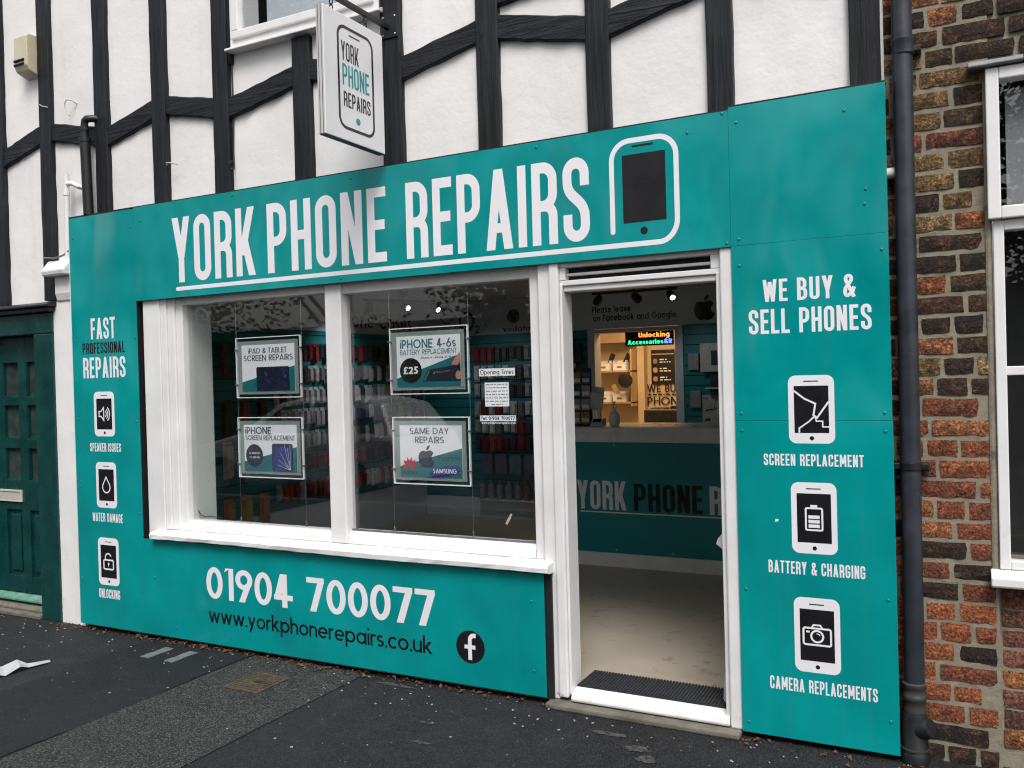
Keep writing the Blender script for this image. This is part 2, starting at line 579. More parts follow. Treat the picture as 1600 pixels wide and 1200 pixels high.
M = {
    'plaster': make_plaster(), 'timber_z': make_timber('z'), 'timber_x': make_timber('x'), 'teal': make_teal(),
    'white': make_white_paint(), 'thresh': plain('threshold_paint', (0.72, 0.71, 0.70), 0.45, var=0.08, vscale=9, bmp=0.2, bscale=50, dirt=((0.28, 0.26, 0.23), 26, 0.66)), 'brick': make_brick(), 'glass': make_glass('window_glass'), 'acrylic': make_glass('clear_acrylic', (0.998, 0.998, 0.998)),
    'vinyl_w': plain('white_vinyl', (0.80, 0.79, 0.83), 0.35, var=0.03, vscale=4),
    'vinyl_k': plain('black_vinyl', (0.010, 0.010, 0.013), 0.28, var=0.2),
    'vinyl_t': plain('teal_vinyl', (0.02, 0.27, 0.28), 0.35, var=0.05),
    'backing': plain('black_batten', (0.008, 0.008, 0.010), 0.7, var=0.3),
    'rivet': plain('teal_rivet', (0.0, 0.22, 0.22), 0.3, var=0.05),
    'asphalt': make_asphalt('asphalt_worn', (0.0085, 0.0092, 0.0115), (0.0165, 0.0175, 0.0195), 0.14, 230, 0.16),
    'asphalt_d': make_asphalt('asphalt_dark', (0.0075, 0.0080, 0.0110), (0.0120, 0.0128, 0.0160), 0.10, 260, 0.10),
    'asphalt_c': make_asphalt('asphalt_coarse', (0.0130, 0.0150, 0.0150), (0.0195, 0.0215, 0.0212), 0.38, 190, 0.16),
    'asphalt_r': make_asphalt('asphalt_road', (0.03, 0.03, 0.032), (0.05, 0.05, 0.052), 0.5, 200, 0.3),
    'concrete': plain('concrete', (0.14, 0.13, 0.105), 0.85, var=0.3, vscale=14, bmp=0.5, bscale=60, dirt=((0.05, 0.045, 0.04), 22, 0.60)),
    'mortar': plain('lime_mortar', (0.235, 0.208, 0.156), 0.9, var=0.22, vscale=16, bmp=0.9, bscale=55, dirt=((0.12, 0.115, 0.09), 7, 0.62)),
    'green': plain('green_gloss_paint', (0.004, 0.046, 0.042), 0.26, var=0.25, vscale=5, bmp=0.1, bscale=25),
    'mint': plain('worn_mint_paint', (0.10, 0.26, 0.20), 0.55, var=0.3, vscale=18, dirt=((0.30, 0.27, 0.22), 16, 0.55)),
    'pipe': plain('black_pipe_paint', (0.026, 0.031, 0.041), 0.38, var=0.35, vscale=9, bmp=0.25, bscale=45, dirt=((0.50, 0.50, 0.50), 34, 0.735)),
    'rubber': plain('rubber_coupling', (0.040, 0.040, 0.038), 0.55, var=0.2),
    'steel': plain('steel', (0.45, 0.45, 0.45), 0.3, 1.0, var=0.1),
    'iron': plain('black_iron', (0.010, 0.011, 0.013), 0.45, var=0.3, bmp=0.2),
    'upvc': plain('white_upvc', (0.78, 0.77, 0.77), 0.3, var=0.04, vscale=8),
    'upvc_b': plain('black_gasket', (0.012, 0.012, 0.013), 0.6),
    'lead': plain('lead_flashing', (0.17, 0.17, 0.175), 0.55, 0.3, var=0.4, vscale=12, bmp=0.5, bscale=20),
    'cream': plain('cream_plastic', (0.60, 0.53, 0.39), 0.45, var=0.06),
    'navy': plain('dark_lens', (0.012, 0.012, 0.035), 0.2),
    'board_w': plain('white_sign_board', (0.76, 0.755, 0.77), 0.35, var=0.03, vscale=5, dirt=((0.55, 0.53, 0.50), 2.2, 0.66)),
    'alu': plain('sign_edge_trim', (0.62, 0.61, 0.60), 0.4, 0.3, var=0.08),
    'int_white': plain('interior_white', (0.50, 0.54, 0.59), 0.6, var=0.04),
    'reveal': plain('grey_green_reveal', (0.70, 0.74, 0.72), 0.5, var=0.04),
    'int_floor': plain('vinyl_floor', (0.40, 0.35, 0.28), 0.42, var=0.10, vscale=2.5, bmp=0.05, dirt=((0.29, 0.24, 0.18), 9, 0.58)),
    'slat': plain('teal_slat_board', (0.002, 0.165, 0.180), 0.45, var=0.08),
    'counter_teal': plain('counter_teal', (0.002, 0.235, 0.250), 0.4, var=0.05),
    'mat': plain('ribbed_door_mat', (0.022, 0.024, 0.030), 0.95, var=0.4, vscale=60, bmp=1.0, bscale=220),
    'paper': plain('paper', (0.93, 0.93, 0.97), 0.6, var=0.02),
    'card_grey': plain('grey_mount', (0.27, 0.33, 0.31), 0.5, var=0.04),
    'ink_navy': plain('navy_ink', (0.012, 0.018, 0.040), 0.4),
    'ink_teal': plain('teal_ink', (0.006, 0.175, 0.195), 0.45),
    'ink_slate': plain('slate_ink', (0.022, 0.075, 0.095), 0.45),
    'ink_blue': plain('blue_ink', (0.025, 0.045, 0.22), 0.4, var=0.5, vscale=12),
    'ink_space': plain('tablet_picture_ink', (0.010, 0.012, 0.045), 0.35, var=0.9, vscale=14, dirt=((0.10, 0.12, 0.28), 12, 0.60)),
    'ink_red': plain('red_ink', (0.55, 0.025, 0.04), 0.4, var=0.2),
    'ink_grey': plain('grey_ink', (0.22, 0.22, 0.23), 0.5),
    'skin': plain('printed_skin', (0.55, 0.24, 0.16), 0.5, var=0.15),
    'pack': objcol('retail_pack', 0.35), 'matte': objcol('object_tinted_matte', 0.6),
    'wood': plain('pine_shelf', (0.50, 0.36, 0.20), 0.5, var=0.15),
    'back_wall': plain('backroom_wall', (0.62, 0.50, 0.33), 0.7, var=0.04),
    'led_k': make_led(), 'led_o': emit('led_orange', (1.0, 0.22, 0.03), 2.2), 'led_g': emit('led_green', (0.02, 0.9, 0.32), 1.6), 'led_b': emit('led_blue', (0.10, 0.16, 1.0), 2.2),
    'lamp': emit('lamp_glow', (0.95, 0.97, 1.0), 6.0),
    'leaf_dead': plain('fallen_leaf', (0.10, 0.045, 0.022), 0.8, var=0.6, vscale=40),
    'grit': plain('pale_grit', (0.30, 0.29, 0.27), 0.85, var=0.4, vscale=60),
    'tape': plain('crumpled_tape', (0.42, 0.43, 0.44), 0.4, var=0.12, vscale=20),
    'strip': plain('grey_strip', (0.125, 0.135, 0.14), 0.7, var=0.35, vscale=30, bmp=0.5, bscale=90),
    'scuff': plain('scuffed_asphalt', (0.055, 0.055, 0.053), 0.8, var=0.6, vscale=45, bmp=0.4, bscale=120, dirt=((0.014, 0.0145, 0.016), 30, 0.50)),
    'bronze': plain('rusty_iron_cover', (0.075, 0.058, 0.040), 0.6, 0.2, var=0.4, vscale=25, bmp=0.5, bscale=80),
    'leaf_a': make_leaf('tree_leaves', (0.018, 0.040, 0.012), (0.050, 0.085, 0.026)),
    'bark': plain('bark', (0.055, 0.045, 0.035), 0.9, var=0.4, bmp=0.8, bscale=20),
    'car_w': plain('car_paint_silver', (0.72, 0.73, 0.74), 0.18, 0.2, var=0.02),
    'car_glass': plain('car_glass', (0.012, 0.014, 0.016), 0.05), 'door_glass': plain('obscured_glass', (0.035, 0.050, 0.050), 0.12, var=0.4, vscale=14),
    'tyre': plain('tyre_rubber', (0.014, 0.014, 0.015), 0.8),
    'house': plain('far_brick', (0.16, 0.085, 0.055), 0.85, var=0.3, vscale=8),
    'cable': plain('black_cable', (0.012, 0.012, 0.014), 0.5),
    'cable_w': plain('pale_cable', (0.45, 0.44, 0.43), 0.5),
    'fluid': plain('clear_gel_bottle', (0.85, 0.88, 0.90), 0.1, var=0.2),
}

# ------------------------------------------------------------------ lettering: strokes with real outlines
class Poly(list):
    lv = 0
    wd = 0


def lev(polys, n):
    """same outlines, all on one print layer"""
    out = []
    for p in polys:
        q = Poly(p)
        q.lv = n
        out.append(q)
    return out


_GID = [0]


def gid(polys):
    _GID[0] += 1
    out = []
    for p in polys:
        q = Poly(p)
        q.g = _GID[0]
        out.append(q)
    return out


def keep(p, pts):
    q = Poly(pts)
    q.lv = getattr(p, 'lv', 0)
    q.g = getattr(p, 'g', 0)
    q.wd = getattr(p, 'wd', 0)
    return q


def arc(cx, cy, rx, ry, a0, a1, n=10):
    return [(cx + rx * math.cos(R(a0 + (a1 - a0) * k / n)), cy + ry * math.sin(R(a0 + (a1 - a0) * k / n))) for k in range(n + 1)]


def bez(p0, p1, p2, p3, n=10):
    o = []
    for k in range(n + 1):
        t = k / n
        a, b_, c, d = (1 - t) ** 3, 3 * t * (1 - t) ** 2, 3 * t * t * (1 - t), t ** 3
        o.append((a * p0[0] + b_ * p1[0] + c * p2[0] + d * p3[0], a * p0[1] + b_ * p1[1] + c * p2[1] + d * p3[1]))
    return o


def stroke(pts, t, closed=False):
    """thick line -> list of quads"""
    q = [pts[0]]
    for p in pts[1:]:
        if math.hypot(p[0] - q[-1][0], p[1] - q[-1][1]) > 1e-5: q.append(p)
    if closed and math.hypot(q[0][0] - q[-1][0], q[0][1] - q[-1][1]) < 1e-5: q.pop()
    n = len(q)
    L, Rr = [], []
    for k in range(n):
        a = q[k - 1] if (k > 0 or closed) else None
        b_ = q[(k + 1) % n] if (k < n - 1 or closed) else None
        p = q[k]
        def nrm(u, v):
            dx, dy = v[0] - u[0], v[1] - u[1]
            l = math.hypot(dx, dy)
            return (-dy / l, dx / l)
        if a is None: nx, ny = nrm(p, b_); s = 1
        elif b_ is None: nx, ny = nrm(a, p); s = 1
        else:
            n1, n2 = nrm(a, p), nrm(p, b_)
            nx, ny = n1[0] + n2[0], n1[1] + n2[1]
            l = math.hypot(nx, ny) or 1e-6
            nx, ny = nx / l, ny / l
            s = min(2.5, 1 / max(0.25, nx * n1[0] + ny * n1[1]))
        L.append((p[0] + nx * t / 2 * s, p[1] + ny * t / 2 * s))
        Rr.append((p[0] - nx * t / 2 * s, p[1] - ny * t / 2 * s))
    out = []
    for k in range(n if closed else n - 1):
        j = (k + 1) % n
        out.append([Rr[k], Rr[j], L[j], L[k]])
    return gid(out)


def rect(x0, y0, x1, y1):
    return gid([[(x0, y0), (x1, y0), (x1, y1), (x0, y1)]])


def diag(x0, y0, x1, y1, th):
    if y0 > y1: x0, y0, x1, y1 = x1, y1, x0, y0
    return gid([[(x0 - th / 2, y0), (x0 + th / 2, y0), (x1 + th / 2, y1), (x1 - th / 2, y1)]])


def disc(cx, cy, r, ry=None, n=28):
    return [[(cx + r * math.cos(2 * math.pi * k / n), cy + (ry or r) * math.sin(2 * math.pi * k / n)) for k in range(n)]]


def rrect_path(x0, y0, x1, y1, r, n=7):
    return (arc(x1 - r, y1 - r, r, r, 0, 90, n) + arc(x0 + r, y1 - r, r, r, 90, 180, n) + arc(x0 + r, y0 + r, r, r, 180, 270, n) + arc(x1 - r, y0 + r, r, r, 270, 360, n))


def rrect(x0, y0, x1, y1, r):
    return [rrect_path(x0, y0, x1, y1, r)]


GEO_W = {'O': .86, 'C': .80, 'G': .84, 'Q': .86, 'D': .70, 'A': .74, 'B': .52, 'E': .48, 'F': .46, 'H': .64, 'I': .0, 'K': .60, 'L': .42, 'M': .84, 'N': .68, 'P': .52, 'R': .54, 'S': .52, 'T': .46,
         'U': .60, 'V': .70, 'W': 1.02, 'X': .66, 'Y': .62, 'Z': .56, 'J': .44, '&': .66}
DIG_W = {'0': .56, '1': .30, '2': .54, '3': .54, '4': .58, '5': .54, '6': .56, '7': .52, '8': .54, '9': .56, '£': .54}


def glyph(ch, t, cond=False, xh=0.70):
    h = t / 2
    B, T = h, 1 - h
    if ch == ' ': return [], (.20 if cond else .30)
    if ch == '.': return rect(0, 0, t * 1.05, t * 1.05), t * 1.05
    if ch == ':': return rect(0, 0, t * 1.05, t * 1.05) + rect(0, xh - t, t * 1.05, xh), t * 1.05
    if ch == '-': return rect(0, .30, .30, .30 + t), .30
    if ch == '+': return rect(0, .35, .4, .35 + t) + rect(.2 - h, .2, .2 + h, .65), .4
    if ch == '2' and cond: pass
    if ch.isdigit() or ch == '£':
        w = DIG_W[ch]
        L, Rr = h, w - h
        cx, rx = w / 2, (Rr - L) / 2
        if ch == '0': return stroke(arc(cx, .5, rx, .5 - h, 0, 360, 32), t, True), w
        if ch == '1': return rect(w - t, 0, w, 1) + [[(0, .86), (w - t + .01, 1 - t * .15), (w - t + .01, 1), (.04, 1)]] , w
        if ch == '2': return stroke(arc(cx, 1 - h - .27, rx, .27, 165, -30, 14) + [(L + .03, h)], t) + rect(0, 0, w, t), w
        if ch == '3': return stroke(arc(cx - .02, .755 - h / 2, rx - .03, .245 - h / 2, 160, -90, 14), t) + stroke(arc(cx - .02, .27, rx, .27 - h, 90, -160, 14), t), w
        if ch == '4': return rect(w - .17 - t, 0, w - .17, 1) + rect(0, .22, w, .22 + t) + diag(h * 1.15, .24, w - .17 - t * .7, 1, t * 1.25), w
        if ch == '5': return rect(.10, 1 - t, w - .03, 1) + stroke([(.10 + h, 1 - h), (.10 + h - .02, .52)], t) + stroke(arc(cx - .04, .32, rx + .02, .32 - h, 120, -150, 16), t), w
        if ch == '6': return stroke(arc(cx, .31, rx, .31 - h, 0, 360, 28), t, True) + diag(h + .04, .42, w * .62, 1, t * 1.2), w
        if ch == '7': return rect(0, 1 - t, w, 1) + diag(.10 + h, 0, w - h * 1.05, 1 - t * .6, t * 1.15), w
        if ch == '8': return stroke(arc(cx, .75 - h / 2, rx - .05, .25 - h / 2, 0, 360, 24), t, True) + stroke(arc(cx, .27, rx, .27 - h, 0, 360, 24), t, True), w
        if ch == '9': return stroke(arc(cx, .69, rx, .31 - h, 0, 360, 28), t, True) + diag(w * .36, 0, w - h - .05, .58, t * 1.2), w
        if ch == '£': return stroke(arc(cx + .08, .74, .18, .26 - h, 20, 180, 10) + [(cx - .10, .2), (L + .02, h)], t) + rect(0, 0, w, t) + rect(.02, .43, w * .75, .43 + t * .8), w
    if ch.islower():
        X = xh
        bw = .62                       # width of a round bowl
        r_ = X / 2 - h
        rx = bw / 2 - h
        bowl = lambda x: stroke(arc(x + bw / 2, X / 2, rx, r_, 0, 360, 26), t, True)
        if ch == 'i': return rect(0, 0, t, X) + rect(0, .86, t, .86 + t * .95), t
        if ch == 'l': return rect(0, 0, t, 1), t
        if ch == 'o': return bowl(0), bw
        if ch == 'a': return bowl(0) + rect(bw - t * .9, 0, bw + t * .1, X), bw + t * .1
        if ch == 'd': return bowl(0) + rect(bw - t * .9, 0, bw + t * .1, 1), bw + t * .1
        if ch == 'b': return bowl(0) + rect(0, 0, t, 1), bw
        if ch == 'p': return bowl(0) + rect(0, -.28, t, X), bw
        if ch == 'q': return bowl(0) + rect(bw - t, -.28, bw, X), bw
        if ch == 'g': return bowl(0) + stroke([(bw - h, X), (bw - h, -.10)] + arc(bw / 2, -.10, rx, .18 - h, 0, -150, 10), t), bw
        if ch == 'c': return stroke(arc(bw / 2, X / 2, rx, r_, 48, 312, 22), t), bw * .86
        if ch == 'e': return stroke(arc(bw / 2, X / 2, rx, r_, 0, 318, 24), t) + rect(h, X / 2 - t * .45, bw - h * .1, X / 2 + t * .45), bw
        if ch == 'h': return rect(0, 0, t, 1) + stroke(arc(.26, X - h - .22, .26 - h, .22, 180, 0, 12) + [(.52 - h, 0)], t), .52
        if ch == 'n': return rect(0, 0, t, X) + stroke(arc(.26, X - h - .22, .26 - h, .22, 180, 0, 12) + [(.52 - h, 0)], t), .52
        if ch == 'm': return rect(0, 0, t, X) + stroke(arc(.24, X - h - .2, .24 - h, .2, 180, 0, 12) + [(.48 - h, 0)], t) + stroke(arc(.48 + .24 - t, X - h - .2, .24 - h, .2, 180, 0, 12) + [(.96 - t - h, 0)], t), .96 - t
        if ch == 'u': return rect(.52 - t, 0, .52, X) + stroke([(h, X)] + arc(.26, h + .22, .26 - h, .22, 180, 360, 12), t), .52
        if ch == 'r': return rect(0, 0, t, X) + stroke(arc(.26, X - h - .2, .26 - h, .2, 180, 70, 8), t), .33
        if ch == 'k': return rect(0, 0, t, 1) + diag(t + .0, .26, .47 - h, X, t * 1.3) + diag(t * 1.6, .36, .52 - h, 0, t * 1.3), .54
        if ch == 's': return stroke(arc(.21, X * .75 - h / 2, .21 - h, X * .25 - h / 2, 35, 270, 12) + arc(.21, X * .25 + h / 2, .21 - h, X * .25 - h / 2, 90, -145, 12)[1:], t), .42
        if ch == 't': return rect(.09, 0, .09 + t, .92) + rect(0, X - t, .09 + t + .09, X), .18 + t
        if ch == 'f': return stroke([(.10 + h, 0), (.10 + h, .84)] + arc(.10 + h + .13, .84, .13, .16 - h, 180, 60, 8), t) + rect(0, X - t, .10 + t + .10, X), .30
        if ch == 'v': return diag(t * .6, X, .27, 0, t * 1.1) + diag(.54 - t * .6, X, .27, 0, t * 1.1), .54
        if ch == 'y': return diag(t * .6, X, .29, 0, t * 1.15) + diag(.14, -.28, .56 - t * .6, X, t * 1.15), .56
        if ch == 'w': return diag(t * .55, X, .24, 0, t * 1.1) + diag(.24, 0, .42, X, t * 1.1) + diag(.42, X, .60, 0, t * 1.1) + diag(.60, 0, .84 - t * .55, X, t * 1.1), .84
        if ch == 'x': return diag(t * .6, X, .5 - t * .6, 0, t * 1.25) + diag(t * .6, 0, .5 - t * .6, X, t * 1.25), .5
    # capitals
    if cond:
        w = {'I': t, 'M': .52, 'W': .56, '&': .44, 'Y': .42, 'A': .43, 'V': .42, 'L': .32, 'E': .33, 'F': .32, 'T': .37, 'K': .41}.get(ch, .385)
    else:
        w = max(t, GEO_W.get(ch, .6))
    L, Rr = h, w - h
    cx = w / 2
    rx = (Rr - L) / 2
    rc = min(rx, .5 - h)
    mid = .47 if cond else .46
    if ch == 'I': return rect(0, 0, t, 1), t
    if ch == 'O':
        if cond: return stroke(arc(cx, T - rc, rx, rc, 0, 180, 14) + arc(cx, B + rc, rx, rc, 180, 360, 14), t, True), w
        return stroke(arc(cx, .5, rx, .5 - h, 0, 360, 40), t, True), w
    if ch == 'C':
        if cond: return stroke([(Rr, .64)] + arc(cx, T - rc, rx, rc, 0, 180, 14) + arc(cx, B + rc, rx, rc, 180, 360, 14) + [(Rr, .36)], t), w
        return stroke(arc(cx, .5, rx, .5 - h, 42, 318, 30), t), w * .93
    if ch == 'G':
        if cond: return stroke([(Rr, .64)] + arc(cx, T - rc, rx, rc, 0, 180, 14) + arc(cx, B + rc, rx, rc, 180, 360, 14) + [(Rr, .52)], t) + rect(cx, .52 - t, w, .52), w
        return stroke(arc(cx, .5, rx, .5 - h, 42, 355, 32), t) + rect(cx, .5 - h, w, .5 + h), w
    if ch == 'S':
        if cond: return stroke([(Rr, .66)] + arc(cx, T - rc, rx, rc, 0, 180, 12) + bez((L, .72), (L, .50), (Rr, .52), (Rr, .28), 12) + arc(cx, B + rc, rx, rc, 0, -180, 12) + [(L, .33)], t), w
        q = (T - B) / 4
        return stroke(arc(cx, T - q, rx * .92, q, 35, 270, 14) + arc(cx, B + q, rx, q, 90, -145, 14)[1:], t), w
    if ch == 'U':
        return stroke([(L, 1)] + arc(cx, B + rc, rx, rc, 180, 360, 16) + [(Rr, 1)], t), w
    if ch in 'PRB':
        ry = (T - mid) / 2
        rr_ = min(ry, .16 if cond else ry)
        o = rect(0, 0, t, 1)
        def bowl2(y0, y1, xr):
            k = min((y1 - y0) / 2, .15 if cond else 1)
            return stroke([(t * .6, y1), (xr - k, y1)] + arc(xr - k, y1 - k, k, k, 90, 0, 8) + arc(xr - k, y0 + k, k, k, 0, -90, 8) + [(t * .6, y0)], t)
        if ch == 'P': return o + bowl2(mid - .02, T, Rr), w
        if ch == 'B': return o + bowl2(.51, T, Rr - .02) + bowl2(B, .51, Rr), w
        o += bowl2(mid, T, Rr)
        if cond: return o + stroke([(w * .5, mid)] + arc(Rr - .12, mid - .13, .12, .13, 80, 0, 7) + [(Rr, 0)], t), w
        return o + diag(w * .42, mid, w - t * .6, 0, t * 1.25), w
    if ch == 'D':
        k = min(.17, Rr - t) if cond else min(.5 - h, Rr - h)
        return rect(0, 0, t, 1) + stroke([(t * .6, T), (Rr - k, T)] + arc(Rr - k, T - k, k, k, 90, 0, 10) + arc(Rr - k, B + k, k, k, 0, -90, 10) + [(t * .6, B)], t), w
    if ch == 'E': return rect(0, 0, t, 1) + rect(t * .6, T - h, w, 1) + rect(t * .6, .5 - h, w * .92, .5 + h) + rect(t * .6, 0, w, t), w
    if ch == 'F': return rect(0, 0, t, 1) + rect(t * .6, T - h, w, 1) + rect(t * .6, .5 - h, w * .92, .5 + h), w
    if ch == 'L': return rect(0, 0, t, 1) + rect(t * .6, 0, w, t), w
    if ch == 'T': return rect(0, T - h, w, 1) + rect(cx - h, 0, cx + h, T), w
    if ch == 'H': return rect(0, 0, t, 1) + rect(w - t, 0, w, 1) + rect(t * .6, .5 - h, w - t * .6, .5 + h), w
    if ch == 'N': return rect(0, 0, t, 1) + rect(w - t, 0, w, 1) + diag(t * .55, 1, w - t * .55, 0, t * (.98 if cond else 1.2)), w
    if ch == 'M': return rect(0, 0, t, 1) + rect(w - t, 0, w, 1) + diag(t * .6, 1, cx, .22 if cond else .1, t * 1.1) + diag(w - t * .6, 1, cx, .22 if cond else .1, t * 1.1), w
    if ch == 'A': return diag(t * .55, 0, cx, 1, t * 1.08) + diag(w - t * .55, 0, cx, 1, t * 1.08) + rect(w * .22, .21, w * .78, .21 + t * .9), w
    if ch == 'V': return diag(t * .55, 1, cx, 0, t * 1.08) + diag(w - t * .55, 1, cx, 0, t * 1.08), w
    if ch == 'W':
        a = t * .52
        return diag(a, 1, w * .29, 0, t * 1.02) + diag(w * .29, 0, cx, 1 if not cond else .9, t * 1.0) + diag(cx, 1 if not cond else .9, w * .71, 0, t * 1.0) + diag(w * .71, 0, w - a, 1, t * 1.02), w
    if ch == 'Y': return diag(t * .56, 1, cx, .38, t * 1.1) + diag(w - t * .56, 1, cx, .38, t * 1.1) + rect(cx - h, 0, cx + h, .40), w
    if ch == 'K': return rect(0, 0, t, 1) + diag(t * .95, .30, w - t * .56, 1, t * 1.12) + diag(t * 1.45, .52, w - t * .54, 0, t * 1.12), w
    if ch == 'X': return diag(t * .6, 1, w - t * .6, 0, t * 1.2) + diag(t * .6, 0, w - t * .6, 1, t * 1.2), w
    if ch == 'Z': return rect(0, T - h, w, 1) + rect(0, 0, w, t) + diag(t * .6, t * .5, w - t * .6, 1 - t * .5, t * 1.2), w
    if ch == '&':
        return stroke([(w - t * .3, 0), (w * .25, .72)], t) + stroke([(w * .25, .70)] + arc(w * .46, .80, w * .24, .20 - h, 195, 0, 10)[::1] + [(w * .66, .70), (w * .20, .40)] + arc(w * .36, .24, w * .36 - h, .24 - h, 150, 300, 10) + [(w * .78, .22), (w * .92, .44)], t), w
    return [], .3


def text(s, x0, x1, z, cap, t=0.135, cond=False, gap=None, xh=0.70, slope=0.0):
    """lay a line of letters so that it fills x0..x1 on the baseline z"""
    gap = (.085 if cond else .10) if gap is None else gap
    polys, x, word = [], 0.0, 0
    for k, ch in enumerate(s):
        word += ch == ' '
        g, w = glyph(ch, t, cond, xh)
        seen = {}
        for q in g:
            seen.setdefault(getattr(q, 'g', -1), len(seen))
            n_ = Poly([(p[0] + x, p[1]) for p in q])
            n_.lv = seen[getattr(q, 'g', -1)]
            n_.wd = word
            polys.append(n_)
        x += w + (gap if k < len(s) - 1 else 0)
    kx = (x1 - x0) / x
    return [keep(q, [(x0 + p[0] * kx, z + p[1] * cap + slope * p[0] * kx) for p in q]) for q in polys]


def bars(x0, x1, z, h, seed, dash=0.012):
    """a line of print too small to read"""
    rr = random.Random(seed)
    out, x = [], x0
    while x < x1 - dash * .4:
        l = min(x1 - x, dash * rr.uniform(.6, 2.0))
        out += rect(x, z, x + l, z + h)
        x += l + dash * rr.uniform(.3, .6)
    return out


def xf(polys, x, z, s, sx=None):
    sx = s if sx is None else sx
    return [[(x + p[0] * sx, z + p[1] * s) for p in q] for q in polys]


def apple(x, z, s):
    """bitten fruit emblem about s high"""
    rt = bez((.0, .70), (.10, .78), (.30, .80), (.40, .62), 8) + bez((.40, .62), (.24, .52), (.24, .30), (.43, .22), 8) + bez((.43, .22), (.34, -.02), (.20, -.08), (.0, .0), 8)
    lf = bez((.0, .0), (-.20, -.08), (-.34, .02), (-.42, .34), 8) + bez((-.42, .34), (-.46, .66), (-.22, .82), (.0, .70), 10)
    body = rt + lf[1:-1]
    leaf = bez((.0, .76), (.0, .90), (.10, 1.0), (.21, 1.0), 6) + bez((.21, 1.0), (.21, .88), (.12, .78), (.0, .76), 6)[1:-1]
    return xf([body, leaf], x, z, s)

# ------------------------------------------------------------------ ground
pav = MB().quad((-60, -5.2, 0), (60, -5.2, 0), (60, 1.0, 0), (-60, 1.0, 0)).build('pavement', M['asphalt'])
tag(pav, kind='structure')
road = MB().quad((-150, -150, -0.12), (150, -150, -0.12), (150, 150, -0.12), (-150, 150, -0.12)).build('road', M['asphalt_r'])
tag(road, kind='structure')
kerb = bx(-60, 60, -5.35, -5.2, -0.13, 0.004).build('kerb', M['concrete'], bevel=0.015)
tag(kerb, kind='structure')


def ragged(x0, x1, y0, y1, z, seed, amp=0.012, n=14):
    rr = random.Random(seed)
    pts = [(x0 + rr.uniform(-amp, amp), y0 + (y1 - y0) * k / n) for k in range(n + 1)]
    pts2 = [(x1 + rr.uniform(-amp, amp), y1 - (y1 - y0) * k / n) for k in range(n + 1)]
    return MB().quad(*[(p[0], p[1], z) for p in (pts + pts2)][::-1])


for nm, a, mt, sd in (('asphalt_patch', (-4.33, -3.505, -5.1, 0.02), 'asphalt_d', 1), ('asphalt_patch', (-3.49, -2.69, -5.1, 0.02), 'asphalt_c', 2)):
    o = ragged(*a, 0.004, sd).build(nm, M[mt], pav)

rr = random.Random(17)
for (x, y, a_, b_) in ((-1.18, -.20, .10, .025), (-1.02, -.30, .08, .03), (-.95, -.38, .05, .04), (-2.42, -.07, .16, .022), (-2.0, -.42, .05, .015), (-.80, -.55, .07, .02), (-1.9, -.62, .06, .018)):
    n = 14
    pts = [(x + a_ * math.cos(2 * math.pi * k / n) * rr.uniform(.55, 1.1), y + b_ * math.sin(2 * math.pi * k / n) * rr.uniform(.5, 1.2), .003) for k in range(n)]
    MB().quad(*pts).build('scuff_mark', M['scuff'], pav)
# two pale strips set in the dark patch, a stopcock cover, scuffs
for x0, lab in ((-4.105, 'pale grey worn strip on the dark asphalt, farther from the iron cover'), (-3.905, 'pale grey worn strip on the dark asphalt, nearer the iron cover')):
    o = ragged(x0, x0 + 0.068, -0.285, -0.095, 0.008, int(-x0 * 100), 0.004, 8)
    o = MB().extrude_z([(v[0], v[1]) for v in o.v][::-1], 0.0045, 0.0085).build('ground_strip', M['strip'])
    tag(o, lab, 'ground strip', 'pale strips on the pavement')

cov = thing('stopcock_cover', 'rusty brown square iron cover set in the pavement', 'utility cover', (-3.13, -0.35, 0.004))
cb = MB()
for a in ((-3.25, -3.01, -0.47, -0.455), (-3.25, -3.01, -0.235, -0.22), (-3.25, -3.235, -0.455, -0.235), (-3.025, -3.01, -0.455, -0.235)):
    cb.box(*a, 0.002, 0.011)
cb.build('frame', M['bronze'], cov, 0.001)
lid = bx(-3.233, -3.027, -0.453, -0.237, 0.002, 0.008).build('lid', M['bronze'], cov)
for k in range(9):
    y = -0.441 + k * 0.0245
    if k in (4,):
        bx(-3.222, -3.165, y, y + 0.011, 0.008, 0.0115).build('rib', M['bronze'], lid)
        bx(-3.095, -3.038, y, y + 0.011, 0.008, 0.0115).build('rib', M['bronze'], lid)
    else:
        bx(-3.222, -3.038, y, y + 0.011, 0.008, 0.0115).build('rib', M['bronze'], lid)
bx(-3.155, -3.105, -0.36, -0.325, 0.008, 0.010).build('keyhole_plate', M['iron'], lid)

# crumpled tape
tp = MB()
pts = [(-4.95, -1.08, .02), (-4.72, -0.98, .012), (-4.64, -0.86, .03), (-4.60, -0.80, .012), (-4.585, -0.72, .035), (-4.56, -0.68, .015), (-4.535, -0.56, .010)]
wid = [.05, .055, .10, .12, .10, .04, .03]
rr = random.Random(4)
prev = None
for k, p in enumerate(pts):
    a = (p[0] - wid[k] * .5, p[1] + wid[k] * .25, p[2] + rr.uniform(0, .015))
    b_ = (p[0] + wid[k] * .5, p[1] - wid[k] * .2, max(.006, p[2] - rr.uniform(0, .012)))
    if prev: tp.quad(prev[0], prev[1], b_, a)
    prev = (a, b_)
o = tp.build('tape_scrap', M['tape'])
tag(o, 'crumpled scrap of silvery tape lying on the pavement', 'litter')
sol = o.modifiers.new('thick', 'SOLIDIFY'); sol.thickness = 0.001


